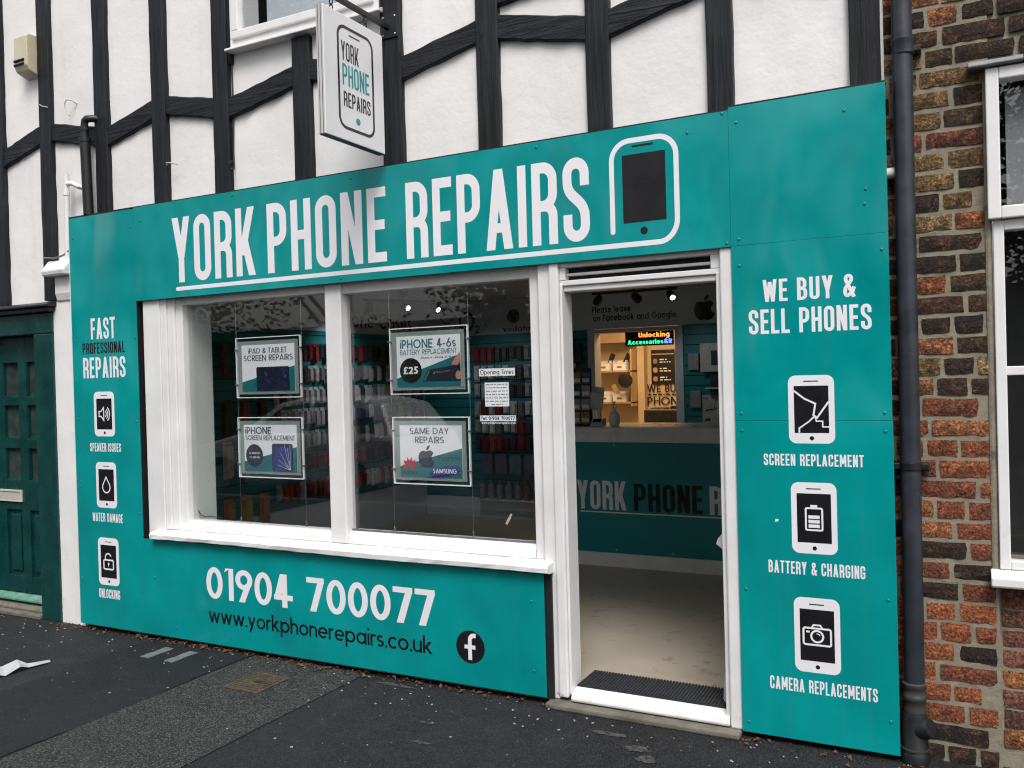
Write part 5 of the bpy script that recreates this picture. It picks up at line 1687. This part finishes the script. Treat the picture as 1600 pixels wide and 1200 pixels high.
# packs hanging from the slat walls
def pack_mesh(w, h, d):
    """blister pack: card with hang tab and a bulging tray, facing -y, hung from the origin"""
    b_ = MB()
    card = [(-w / 2, -h), (w / 2, -h), (w / 2, .004), (-w / 2, .004)]
    b_.prism(card, 0, .002)
    x0, x1, z0, z1 = -w * .42, w * .42, -h + .012, -.022
    i = len(b_.v)
    b_.v += [(x0, 0, z0), (x1, 0, z0), (x1, 0, z1), (x0, 0, z1), (x0 + .006, -d, z0 + .006), (x1 - .006, -d, z0 + .006), (x1 - .006, -d, z1 - .006), (x0 + .006, -d, z1 - .006)]
    for f in ((4, 5, 6, 7), (0, 1, 5, 4), (1, 2, 6, 5), (2, 3, 7, 6), (3, 0, 4, 7)): b_.f.append(tuple(i + k for k in f))
    return b_.mesh('phone_case_pack', M['pack'])


PK = pack_mesh(.070, .172, .022)
PKB = pack_mesh(.078, .165, .02)
PKW = pack_mesh(.105, .30, .03)
HK = MB().tube([(0, 0, 0), (0, -.16, .004), (0, -.165, .012)], .003, 5).mesh('hook', M['steel'])
rp = random.Random(31)
GREYS = [(.50, .51, .52), (.62, .63, .64), (.40, .41, .43), (.55, .56, .56), (.70, .70, .70), (.06, .06, .07), (.20, .20, .22)]
DK = [(.02, .02, .025), (.05, .03, .03), (.03, .03, .05), (.10, .09, .09)]
REDS = [(.30, .03, .03), (.22, .03, .05), (.35, .08, .05), (.05, .03, .04), (.10, .04, .08)]
ORG_ = [(.50, .12, .04), (.42, .08, .03)]
YEL = [(.50, .36, .06), (.46, .22, .05)]


def hue(c):
    if max(c) < .13: return 'dark'
    if c[0] > 1.8 * c[2]: return 'red'
    if c[2] > 1.3 * c[0]: return 'blue'
    return 'pale grey' if c[0] > .35 else 'grey'


def put(name, me, loc, rz, col, label, cat, group):
    if label.startswith('phone case pack'): label = hue(col) + ' ' + label
    o = bpy.data.objects.new(name, me)
    COL.objects.link(o)
    o.location = loc
    o.rotation_euler = (0, 0, rz)
    o.color = (*col, 1)
    if name == 'phone_case_pack': o.scale = (rp.uniform(.8, 1.0), rp.uniform(.6, 1.3), rp.uniform(.78, 1.04))
    tag(o, label, cat, group)
    return o


rows_l = [(1.955, DK + REDS[:2], 'top row'), (1.75, GREYS, 'second row down'), (1.555, GREYS, 'third row down'), (1.36, GREYS + [(.12, .16, .30)], 'fourth row down'), (1.155, GREYS, 'fifth row down'), (.945, REDS + DK, 'sixth row down'), (.70, REDS + GREYS[:3], 'bottom row')]
for ri, (zt, pal, nm) in enumerate(rows_l):
    y = 2.02
    while y < 4.28:
        for k in range(1):
            c = rp.choice(pal)
            put('phone_case_pack', PK, (XLW + .045 + k * .055 + rp.uniform(-.004, .004), y, zt + rp.uniform(-.003, .003)), R(90 + rp.uniform(-5, 5)), c,
                'phone case pack in the %s of the side slat wall' % nm, 'phone case', 'phone cases in the %s of the side wall' % nm)
        y += .076
wide = [(1.95, ORG_, 'orange accessory pack at the top of the side wall near the window frame'), (1.47, [(.20, .03, .02), (.16, .03, .02)], 'dark red accessory pack at mid height of the side wall near the window frame'),
        (1.13, [(.55, .52, .50), (.45, .40, .40)], 'pale accessory pack low on the side wall near the window frame'), (.66, YEL, 'yellow and orange accessory pack at the bottom of the side wall near the window frame')]
for (zt, pal, lab) in wide:
    for k in range(4):
        y = 1.20 + k * .20
        put('accessory_pack', PKW, (XLW + .075, y, zt), R(90 + rp.uniform(-4, 4)), pal[k % len(pal)] if k % 2 == 0 or zt < 1 else rp.choice(pal + DK), lab, 'accessory pack', lab.replace('pack', 'packs'))

rows_b = [(1.93, [(.30, .03, .03), (.03, .03, .04), (.30, .30, .31), (.04, .03, .06)], 'top row'), (1.725, GREYS, 'second row down'), (1.53, GREYS + [(.02, .10, .08)], 'third row down'), (1.34, GREYS + REDS[:2], 'fourth row down'), (1.145, GREYS + REDS[:1], 'fifth row down'), (.965, REDS, 'sixth row down')]
for (zt, pal, nm) in rows_b:
    x = -4.42
    while x < -3.25:
        put('phone_case_pack', PKB, (x, YB - .05, zt), R(rp.uniform(-4, 4)), rp.choice(pal), 'phone case pack in the %s of the back slat wall' % nm, 'phone case', 'phone cases in the %s of the back wall' % nm)
        x += .087
BOXM = bx(-.07, .07, -.05, .05, 0, .205)
bm_ = BOXM.mesh('gadget_box', M['pack'])
for k in range(5):
    put('gadget_box', bm_, (-4.28 + k * .17, YB - .08, .575), R(rp.uniform(-4, 4)), rp.choice([(.14, .14, .22), (.10, .20, .24), (.18, .16, .20)]), 'blue grey boxed gadget hanging low on the back slat wall', 'box', 'boxed gadgets low on the back wall')
bt = MB().lathe((0, 0, 0), [(.034, 0), (.036, .01), (.036, .135), (.030, .150), (.013, .162), (.013, .175), (.017, .178), (.017, .198)], 12).mesh('bottle', M['pack'])
shelf = thing('bottle_shelf', 'narrow dark shelf of bottles at the foot of the back slat wall', 'shelf', (-3.8, YB - .06, .30))
bx(-4.43, -3.45, YB - .13, YB - .021, .283, .298).build('board', M['int_white'], shelf)
for k in range(8):
    put('bottle', bt, (-4.375 + k * .108, YB - .075, .2985), 0, [(.22, .24, .27), (.25, .26, .28), (.20, .22, .25), (.24, .25, .27), (.22, .23, .25), (.20, .03, .05), (.05, .05, .08), (.2, .22, .25)][k],
        ['grey bottle first on the low shelf', 'grey bottle second on the low shelf', 'grey bottle third on the low shelf', 'grey bottle fourth on the low shelf', 'grey bottle fifth on the low shelf', 'dark red bottle on the low shelf', 'dark bottle on the low shelf beside the window edge', 'last grey bottle on the low shelf'][k], 'bottle', 'bottles on the low shelf')

# accessories on the wall right of the hatch
def wallbox(name, x0, x1, z0, z1, col, label, d=.03, art=None):
    t = thing(name, label, 'package', ((x0 + x1) / 2, YB - .04, z0))
    o = bx(x0, x1, YB - .022 - d, YB - .022, z0, z1).build('pack', M['matte'], t, .003)
    o.color = (*col, 1)
    if art: MB().flat(art, YB - .0225 - d).build('print', M['ink_navy'], t)
    return t
wallbox('accessory_pack', -2.085, -1.985, 1.62, 1.78, (.30, .31, .33), 'pale blister pack hanging beside the staff hatch, upper one')
wallbox('accessory_pack', -2.075, -1.970, 1.26, 1.42, (.30, .31, .33), 'pale blister pack hanging beside the staff hatch, lower one')
wallbox('speaker_box', -1.955, -1.70, 1.60, 1.87, (.55, .54, .54), 'large white boxed gadget on the wall seen at the doorway edge', .08, rect(-1.85, 1.66, -1.79, 1.80) + rect(-1.77, 1.64, -1.71, 1.75))
wallbox('stand_box', -1.955, -1.785, 1.10, 1.40 - .02, (.50, .50, .52), 'white box with a desk stand picture low beside the hatch', .04,
        stroke([(-1.91, 1.235), (-1.84, 1.25), (-1.825, 1.33), (-1.79, 1.335)], .006) + [[(-1.93, 1.225), (-1.82, 1.245), (-1.815, 1.255), (-1.92, 1.24)]] + bars(-1.945, -1.90, 1.345, .010, 3, .01) + [[(-1.93, 1.13), (-1.88, 1.135), (-1.885, 1.16), (-1.93, 1.15)]])
t = thing('glass_shelf', 'small shelf with a dark gadget on the wall by the doorway edge', 'shelf', (-1.8, YB - .08, 1.44))
bx(-1.90, -1.62, YB - .16, YB - .02, 1.440, 1.452).build('board', M['int_white'], t)
t = wallbox('gadget_box', -1.86, -1.66, 1.4525, 1.60 - .03, (.02, .02, .022), 'dark gadget box standing on the small wall shelf', .09)
for k, (x0, x1, z0, z1) in enumerate(((-3.29, -3.19, 1.72, 1.93), (-3.28, -3.19, 1.28, 1.46))):
    wallbox('accessory_pack', x0, x1, z0, z1, (.05, .055, .06), ['dim blister pack left of the staff hatch, upper one', 'dim blister pack left of the staff hatch, lower one'][k])

# ------------------------------------------------------------------ staff hatch, warm back room
hf = thing('hatch_frame', 'grey painted frame round the lit staff opening', 'door frame', (-2.63, YB, ZF))
b_ = MB()
b_.box(-3.130, -3.055, YB - .03, YB + .14, ZF, 2.055); b_.box(-2.218, -2.140, YB - .03, YB + .14, ZF, 2.055); b_.box(-3.055, -2.218, YB - .03, YB + .14, 2.018, 2.055)
b_.build('frame', M['int_white'], hf, .003)
led = thing('led_sign', 'lit LED message board in orange, green and blue letters over the hatch', 'LED sign', (-2.47, YB, 1.88))
bx(-2.715, -2.225, YB - .055, YB - .031, 1.872, 2.012).build('housing', M['led_k'], led, .002)
yl = YB - .056
MB().flat(text('Unlocking', -2.575, -2.262, 1.955, .046, .19, False, .10, .72), yl, .0001).build('lettering', M['led_o'], led)
MB().flat(text('Accessories', -2.690, -2.325, 1.888, .044, .21, False, .10, .72), yl, .0001).build('lettering', M['led_g'], led)
MB().flat(text('&R', -2.318, -2.236, 1.888, .044, .21, False, .10, .72), yl, .0001).build('lettering', M['led_b'], led)

lamp = bpy.data.lights.new('backroom_lamp', 'AREA')
lamp.energy = 27
lamp.color = (1.0, .63, .33)
lamp.size = .9
lo = bpy.data.objects.new('backroom_lamp', lamp)
COL.objects.link(lo)
lo.location = (-2.9, 5.3, ZC - .06)
lt = thing('ceiling_lamp', 'lit ceiling panel of the warm back room', 'lamp', (-2.9, 5.3, ZC - .04))
bx(-3.4, -2.4, 4.85, 5.75, ZC - .045, ZC - .005).build('housing', M['int_white'], lt)

YR = 6.58
shv = thing('wall_shelving', 'pine wall shelves with tool bins in the warm back room', 'shelving', (-3.6, YR - .2, 1.2))
bx(-3.95, -3.34, YR - .30, YR - .001, 1.985, 2.115).build('cabinet_front', M['wood'], shv, .003)
for z in (1.62, 1.235):
    bx(-3.95, -3.33, YR - .30, YR - .001, z, z + .022).build('shelf_board', M['wood'], shv, .002)
bx(-3.352, -3.33, YR - .30, YR - .001, 1.20, 1.90).build('side_panel', M['wood'], shv, .002)
def bin_(x, z, label):
    t = thing('parts_bin', label, 'storage bin', (x, YR - .18, z), 'parts bins on the back room shelves')
    w, d, h = .165, .19, .125
    y0, y1 = YR - .30, YR - .11
    b_ = MB()
    b_.box(x - w / 2, x + w / 2, y0, y0 + .005, z, z + h * .72); b_.box(x - w / 2, x + w / 2, y1 - .005, y1, z, z + h)
    b_.prism([(x - w / 2, z), (x - w / 2 + .005, z), (x - w / 2 + .005, z + h), (x - w / 2, z + h)], y0 + .005, y1 - .005)
    b_.prism([(x + w / 2 - .005, z), (x + w / 2, z), (x + w / 2, z + h), (x + w / 2 - .005, z + h)], y0 + .005, y1 - .005)
    b_.box(x - w / 2 + .005, x + w / 2 - .005, y0 + .005, y1 - .005, z, z + .005)
    b_.build('tray', M['paper'], t)
    bx(x - w / 2 - .006, x + w / 2 + .006, y0 - .006, y0 + .006, z + h * .72, z + h * .80).build('lip', M['paper'], t)
    bx(x - .03, x + .03, y0 - .0012, y0 - .0002, z + .03, z + .055).build('label_card', M['ink_grey'], t)
bin_(-3.70, 1.643, 'white parts bin on the upper shelf, farther from the post')
bin_(-3.49, 1.643, 'white parts bin on the upper shelf beside the hanging fan')
bin_(-3.70, 1.258, 'white parts bin on the lower shelf, farther from the post')
bin_(-3.50, 1.258, 'white parts bin on the lower shelf nearest the wall poster')
for k, (x, z, a_) in enumerate(((-3.64, 1.66, 20), (-3.44, 1.66, 26), (-3.56, 1.28, -28))):
    t = thing('tablet_in_bin', ['dark tablet leaning in the upper bin farther from the post', 'dark tablet leaning in the upper bin by the post', 'brown folder leaning in the lower bin'][k], 'tablet', (x, YR - .2, z))
    MB().obox((x, YR - .2, z + .09), (math.cos(R(a_)), 0, -math.sin(R(a_))), (0, 1, 0), (math.sin(R(a_)), 0, math.cos(R(a_))), .030, .012, .11).build('body', M['ink_navy'] if k < 2 else M['wood'], t, .004)
fan = thing('desk_fan', 'black round desk fan hanging in front of the shelves', 'fan', (-3.36, YR - .40, 1.53))
MB().lathe((-3.37, YR - .40, 1.52), [(.085, 0), (.09, -.02), (.085, -.05), (.03, -.06)], 18, 'y').build('cage', M['iron'], fan, smooth=True)
MB().tube([(-3.37, YR - .37, 1.52), (-3.36, YR - .33, 1.64)], .010, 8).build('arm', M['iron'], fan)
sc = thing('price_poster', 'black price poster with three small pictures on the warm wall', 'poster', (-2.93, YR, 1.50))
bx(-3.178, -2.88, YR - .006, YR - .001, 1.465, 1.885).build('sheet', M['vinyl_k'], sc)
MB().flat(rect(-3.17, 1.825, -2.89, 1.838), YR - .0068).build('rule', M['wood'], sc)
for k, z in enumerate((1.745, 1.635, 1.525)):
    MB().flat(rrect(-3.155, z - .03, -3.10, z + .032, .018), YR - .0068).build('picture', [M['ink_grey'], M['wood'], M['skin']][k], sc)
    MB().flat(bars(-3.07, -2.98, z + .012, .014, k, .03) + bars(-3.07, -2.93, z - .018, .012, k + 9, .03), YR - .0068).build('print_lines', M['paper'], sc)
wb = thing('wall_lettering', 'black lettering WE BUY PHONES on the warm back wall', 'wall sign', (-2.9, YR, 1.2))
MB().flat(text('WE BUY', -3.24, -2.80, 1.362, .100, .13, False, .10), YR - .002).build('lettering', M['vinyl_k'], wb)
MB().flat(bars(-3.23, -2.74, 1.326, .016, 5, .03), YR - .002).build('print_lines', M['vinyl_k'], wb)
MB().flat(text('PHONES', -3.24, -2.70, 1.205, .100, .13, False, .10), YR - .002).build('lettering', M['vinyl_k'], wb)

db = thing('wall_post', 'warm lit white post at the end of the shelves', 'post', (-3.27, YR - .1, ZF))
bx(-3.325, -3.235, YR - .12, YR - .022, ZF, ZC - .01).build('post', M['back_wall'], db, .003)
ch = thing('desk_chair', 'dark brown chair back behind the counter', 'chair', (-2.60, 5.2, ZF))
bx(-2.80, -2.30, 5.12, 5.17, .88, 1.215).build('backrest', M['bronze'], ch, .02)
bx(-2.78, -2.32, 5.17, 5.60, .50, .56).build('seat', M['bronze'], ch, .02)
for (x, y) in ((-2.76, 5.14), (-2.34, 5.14), (-2.76, 5.57), (-2.34, 5.57)): bx(x - .02, x + .02, y - .02, y + .02, ZF, .87 if y < 5.3 else .50).build('leg', M['bronze'], ch)
bb = thing('brown_box', 'brown cardboard box on the back room bench', 'box', (-2.75, 5.9, ZF))
bx(-2.95, -2.78, 5.8, 6.0, .98, 1.20).build('carton', M['bronze'], bb, .004)
be = thing('work_bench', 'dark work bench against the back room wall', 'bench', (-2.7, 6.1, ZF))
bx(-3.3, -2.0, 5.75, 6.3, .93, .978).build('top', M['bronze'], be, .004)
for (x, y) in ((-3.27, 5.78), (-2.03, 5.78), (-3.27, 6.27), (-2.03, 6.27)): bx(x - .025, x + .025, y - .025, y + .025, ZF, .929).build('leg', M['bronze'], be)
mo = thing('black_monitor', 'black monitor with a slanted top on the work bench', 'monitor', (-2.45, 6.0, .98))
MB().prism([(-2.76, 1.02), (-2.32, 1.02), (-2.32, 1.27), (-2.76, 1.21)], 5.95, 5.99).build('screen', M['vinyl_k'], mo, .004)
bx(-2.48, -2.40, 5.96, 6.02, .979, 1.03).build('stand', M['vinyl_k'], mo)

# ------------------------------------------------------------------ counter
ct = thing('shop_counter', 'teal fronted counter with YORK PHONE REPAIRS lettering and pale top', 'counter', (-1.6, 2.9, ZF))
CY = 2.63
bx(-2.86, XRW - .01, CY - .03, CY + .62, 1.140, 1.185).build('worktop', M['upvc'], ct, .004)
bx(-2.85, XRW - .01, CY + .002, CY + .58, 1.066, 1.139).build('apron', M['upvc'], ct, .003)
bx(-2.85, XRW - .01, CY + .006, CY + .58, .19, 1.065).build('front_panel', M['counter_teal'], ct, .002)
bx(-2.85, XRW - .01, CY + .0, CY + .58, ZF, .189).build('plinth', M['upvc'], ct, .003)
def cl(polys, mat): MB().flat(polys, CY + .0045, .0001).build('lettering', mat, ct)
cl(text('YORK', -2.525, -2.110, .530, .230, .14, True, .075), Wv)
cl(text('PHONE', -2.045, -1.500, .530, .215, .14, True, .075), Kv)
cl(text('REPAIRS', -1.450, -.72, .530, .215, .14, True, .075), Wv)
cl(rect(-2.50, .505, -.75, .515), Wv)
for x in (-2.20, -1.74, -1.3):
    for z in (1.045, .215):
        MB().lathe((x, CY + .006, z), [(.010, 0), (.008, -.004), (.003, -.006)], 8, 'y').build('stud', M['steel'], ct)
# things standing on the counter
sb = thing('sanitiser_bottle', 'clear pump bottle of hand gel on the counter', 'bottle', (-2.252, 2.80, 1.185))
MB().lathe((-2.252, 2.80, 1.1855), [(.030, 0), (.040, .012), (.044, .05), (.040, .09), (.024, .118), (.014, .125), (.014, .14)], 14).build('body', M['fluid'], sb, smooth=True)
MB().lathe((-2.252, 2.80, 1.3255), [(.018, 0), (.018, .018), (.006, .02), (.006, .045), (.014, .046), (.014, .056)], 12).build('pump', M['upvc'], sb)
MB().tube([(-2.252, 2.80, 1.376), (-2.252, 2.765, 1.374), (-2.252, 2.755, 1.364)], .005, 6).build('nozzle', M['upvc'], sb)
bx(-2.275, -2.229, 2.752, 2.757, 1.205, 1.275).build('label_card', M['paper'], sb)
cr_ = thing('card_reader', 'grey card payment terminal with tilted screen on the counter', 'card reader', (-2.39, 2.78, 1.185))
MB().obox((-2.405, 2.80, 1.385), (1, 0, -.22), (0, .96, .28), (.22, -.28, .96), .055, .008, .075).build('screen', M['alu'], cr_, .004)
bx(-2.405, -2.375, 2.80, 2.83, 1.187, 1.33).build('stem', M['alu'], cr_)
MB().extrude_x([(2.70, 1.1865), (2.70, 1.20), (2.74, 1.245), (2.80, 1.25), (2.80, 1.1865)], -2.425, -2.325).build('base', M['alu'], cr_, .004)
MB().extrude_x([(2.7145, 1.2175), (2.7385, 1.2445), (2.738, 1.245), (2.714, 1.218)], -2.41, -2.34).build('keypad', M['vinyl_k'], cr_)
st_ = thing('sim_card_stand', 'rack of bright SIM card packs at the end of the counter', 'display rack', (-2.53, 2.78, 1.185))
bx(-2.62, -2.455, 2.82, 2.83, 1.187, 1.66).build('back_board', M['vinyl_k'], st_)
bx(-2.62, -2.455, 2.70, 2.84, 1.186, 1.20).build('base', M['vinyl_k'], st_)
cols_ = [(.55, .55, .57), (.55, .45, .05), (.50, .50, .52), (.45, .48, .55), (.08, .14, .30), (.5, .5, .52), (.50, .40, .06), (.06, .20, .40)]
for k in range(8):
    i, j = k % 2, k // 2
    t = thing('sim_card_pack', ['pack in the bottom row of the rack', 'pack in the second row of the rack', 'pack in the third row of the rack', 'pack in the top row of the rack'][j] + [' away from the reader', ' beside the card reader'][i], 'pack', (-2.58 + i * .08, 2.78, 1.20 + j * .105), 'packs in the counter rack')
    o = MB().obox((-2.578 + i * .082, 2.775 + j * .012, 1.252 + j * .108), (1, 0, 0), (0, 1, .12), (0, -.12, 1), .037, .004, .048).build('card', M['matte'], t)
    o.color = (*cols_[k], 1)
    MB().obox((-2.578 + i * .082, 2.770 + j * .012, 1.235 + j * .108), (1, 0, 0), (0, 1, .12), (0, -.12, 1), .030, .002, .016).build('panel_print', M['paper'], t)
ps_ = thing('paper_card', 'white standing card behind the payment terminal', 'card', (-2.43, 2.9, 1.185))
MB().obox((-2.43, 2.90, 1.41), (1, 0, -.16), (0, 1, .1), (.16, -.1, 1), .05, .002, .09).build('card', M['paper'], ps_)

# ceiling spot bars
def spot_bar(x, y, label, dirv=(0, 1), aims=()):
    t = thing('spot_bar', label, 'ceiling light', (x, y, ZC - .15))
    dx, dy = dirv
    MB().lathe((x, y, ZC - .055), [(.045, 0), (.05, .05)], 14).build('ceiling_rose', M['iron'], t)
    MB().tube([(x, y, ZC - .055), (x, y, ZC - .10)], .008, 8).build('stem', M['iron'], t)
    MB().tube([(x - dx * .40, y - dy * .40, ZC - .10), (x + dx * .40, y + dy * .40, ZC - .10)], .012, 8).build('bar', M['iron'], t)
    for k, aim in zip((-.34, .02, .34), aims):
        px, py = x + dx * k, y + dy * k
        d_ = Vector(aim).normalized()
        c = Vector((px, py, ZC - .155))
        MB().tube([(px, py, ZC - .10), tuple(c)], .006, 6).build('joint', M['iron'], t)
        hd_ = MB().tube([tuple(c - d_ * .05), tuple(c - d_ * .02), tuple(c + d_ * .045)], [.018, .035, .040], 14).build('spot_head', M['iron'], t, smooth=True)
        MB().tube([tuple(c + d_ * .0455), tuple(c + d_ * .048)], [.024, .024], 14).build('bulb_face', M['lamp'], hd_)
def spot_lamp(x, y, aim, power):
    l = bpy.data.lights.new('spot_lamp', 'SPOT')
    l.energy = power
    l.spot_size = R(85)
    l.spot_blend = .8
    l.shadow_soft_size = .04
    l.color = (.93, .97, 1.0)
    o = bpy.data.objects.new('spot_lamp', l)
    COL.objects.link(o)
    o.location = (x, y, ZC - .22)
    o.rotation_euler = (-Vector(aim)).to_track_quat('Z', 'Y').to_euler()
spot_lamp(-4.5, 2.75, (-.75, .15, -.75), 13)
spot_lamp(-4.3, 3.1, (.12, .75, -.75), 11)
spot_lamp(-2.2, 3.55, (.3, .6, -.8), 5)
spot_bar(-4.40, 2.98, 'black ceiling bar with lit spot lamps seen through the window', (0.5, .866), ((-.5, .5, -.6), (.95, -.2, -.35), (.9, -.15, -.6)))
spot_bar(-2.35, 3.62, 'black ceiling bar with lit spot lamps seen through the doorway', (1, 0), ((-.6, .6, -.5), (.2, .9, -.5), (.55, -.55, -.6)))

# ------------------------------------------------------------------ across the street (seen mirrored in the glass and the panels)
def blob_tree(name, x, y, h, rad, seed, label, z_low=2.2, n=5200):
    rr = random.Random(seed)
    t = thing(name, label, 'tree', (x, y, -.12), 'trees across the street')
    pts = [(x, y, -.12), (x + .1, y, h * .25), (x - .1, y + .1, h * .5), (x, y, h * .85)]
    MB().tube(pts, [.24, .19, .12, .03], 10).build('trunk', M['bark'], t, smooth=True)
    lb_ = MB()
    cl_ = []
    for k in range(15):
        a_ = rr.uniform(0, 6.28)
        zz = rr.uniform(z_low + .8, h - .5)
        f = 1 - abs((zz - (z_low + h) / 2) / (h - z_low)) * .9
        d = rad * f * rr.uniform(.35, .95)
        c = Vector((x + math.cos(a_) * d, y + math.sin(a_) * d, zz))
        cl_.append((c, rad * rr.uniform(.24, .42)))
        MB().tube([(x, y, max(1.5, zz - d * .7)), tuple((Vector((x, y, zz)) + c) / 2 + Vector((0, 0, -.15))), tuple(c)], [.06, .035, .012], 6).build('limb', M['bark'], t)
    for k in range(n):
        c, r_ = rr.choice(cl_)
        d = Vector((rr.gauss(0, 1), rr.gauss(0, 1), rr.gauss(0, .8)))
        d = d.normalized() * r_ * rr.uniform(.25, 1.12)
        p = c + d
        s = rr.uniform(.06, .12)
        u = Vector((rr.gauss(0, 1), rr.gauss(0, 1), rr.gauss(0, .6))).normalized()
        v = u.orthogonal().normalized()
        lb_.quad(p - u * s, p - v * s * .55, p + u * s, p + v * s * .55)
    lb_.build('crown', M['leaf_a'], t)


for k, (x, y, h, rad) in enumerate(((-19.5, -12.5, 12.5, 4.0), (-13.6, -13.2, 13.2, 3.9), (-8.2, -12.6, 9.8, 3.6), (-2.6, -13.4, 9.0, 3.5), (1.6, -11.6, 9.6, 3.5), (-26, -14, 9.2, 3.8))):
    blob_tree('street_tree', x, y, h, rad, 50 + k, ['leafy street tree mirrored toward the far end of the street', 'leafy street tree mirrored behind the parked car', 'leafy street tree mirrored in the upstairs glass', 'leafy street tree mirrored in the middle of the shop window', 'leafy street tree mirrored in the house window', 'leafy street tree at the very end of the street'][k], n=9000)
hg = thing('reflection_hedge', 'added dark hedge across the street giving the glass its dark reflection', 'hedge', (-10, -15, -.12))  # unseen hedge, added so that the glass mirrors something dark
b_ = MB()
rr = random.Random(9)
for k in range(9000):
    p = Vector((rr.uniform(-36, 14), -14.6 + rr.gauss(0, .25), rr.uniform(-.1, 3.2) + rr.gauss(0, .15)))
    s = rr.uniform(.06, .15)
    u = Vector((rr.gauss(0, 1), rr.gauss(0, .5), rr.gauss(0, 1))).normalized()
    v = u.orthogonal().normalized()
    b_.quad(p - u * s, p - v * s * .6, p + u * s, p + v * s * .6)
b_.build('foliage', M['leaf_a'], hg)
bx(-36, 14, -15.4, -14.7, -.12, 3.1).build('inner_mass', M['leaf_a'], hg)
car = thing('parked_car', 'silver parked hatchback mirrored in the shop window', 'car', (-8.6, -6.6, -.12))
def car_at(x0, y0):
    # side profile, nose towards -x; stations across the width give tumblehome
    low = [(0, .28), (.02, .55), (.10, .70), (.95, .90), (1.10, .93), (3.55, .95), (3.92, .90), (4.05, .60), (4.03, .30)]
    top = [(1.02, .92), (1.75, 1.40), (2.2, 1.47), (3.1, 1.46), (3.6, 1.36), (3.88, .93)]
    b_ = MB()
    for pts, wy, inset in ((low, .86, .0),):
        n = len(pts)
        st = len(b_.v)
        for s_, w_ in ((-1, wy - .06), (-1, wy), (1, wy), (1, wy - .06)):
            pass
        secs = [(-wy, .0), (-wy + .05, .03), (wy - .05, .03), (wy, .0)]
        for (yy, dz) in secs:
            for (px, pz) in pts: b_.v.append((x0 + px, y0 + yy, -.12 + pz + (dz if pz > .6 else 0)))
        for q in range(3):
            for k in range(n):
                j = (k + 1) % n
                b_.f.append((st + q * n + k, st + q * n + j, st + (q + 1) * n + j, st + (q + 1) * n + k))
        b_.f.append(tuple(st + k for k in range(n - 1, -1, -1)))
        b_.f.append(tuple(st + 3 * n + k for k in range(n)))
    b_.build('body', M['car_w'], car, .03, segs=3)
    g = MB()
    n = len(top)
    st = 0
    for yy, k_ in ((-.80, 0), (-.62, 1), (.62, 1), (.80, 0)):
        for (px, pz) in top:
            f = (pz - .92) / .55
            yv = math.copysign(.80 - .20 * f, yy) * (1 if k_ == 0 else .88)
            g.v.append((x0 + px, y0 + yv, -.12 + pz + (.02 if k_ else 0)))
    for q in range(3):
        for k in range(n - 1): g.f.append((st + q * n + k, st + q * n + k + 1, st + (q + 1) * n + k + 1, st + (q + 1) * n + k))
    g.f.append(tuple(range(n - 1, -1, -1)))
    g.f.append(tuple(3 * n + k for k in range(n)))
    g.build('cabin', M['car_w'], car, .03, segs=3)
    for s_ in (-1, 1):
        for (p, nm) in (([(1.28, .98), (1.84, 1.36), (2.35, 1.41), (2.35, .98)], 'side_window'), ([(2.43, .98), (2.43, 1.41), (3.08, 1.40), (3.46, 1.28), (3.62, .98)], 'side_window')):
            q = MB()
            q.quad(*[(x0 + px, y0 + s_ * (.806 - .20 * (pz - .92) / .55), -.12 + pz) for (px, pz) in p])
            q.build(nm, M['car_glass'], car)
        for wx in (.78, 3.25):
            wh = MB().lathe((x0 + wx, y0 + s_ * .78, .19), [(.20, -.1), (.31, -.09), (.315, .0), (.31, .09), (.20, .1)], 22, 'y').build('wheel', M['tyre'], car, smooth=True)
            MB().lathe((x0 + wx, y0 + s_ * .885, .19), [(.19, -.01), (.19, .01)], 16, 'y').build('rim', M['steel'], wh)
    MB().quad(*[(x0 + 1.06, y0 - .72, .83), (x0 + 1.06, y0 + .72, .83), (x0 + 1.70, y0 + .60, 1.25), (x0 + 1.70, y0 - .60, 1.25)]).build('windscreen', M['car_glass'], car)
    for s_ in (-1, 1):
        bx(x0 + .03, x0 + .12, y0 + s_ * .55 - .16, y0 + s_ * .55 + .16, .44, .56).build('headlight', M['alu'], car, .02)
        bx(x0 + 1.35, x0 + 1.47, y0 + s_ * .92 - .09, y0 + s_ * .92 + .09, .86, .98).build('mirror', M['car_w'], car, .03)
car_at(-10.6, -6.6)
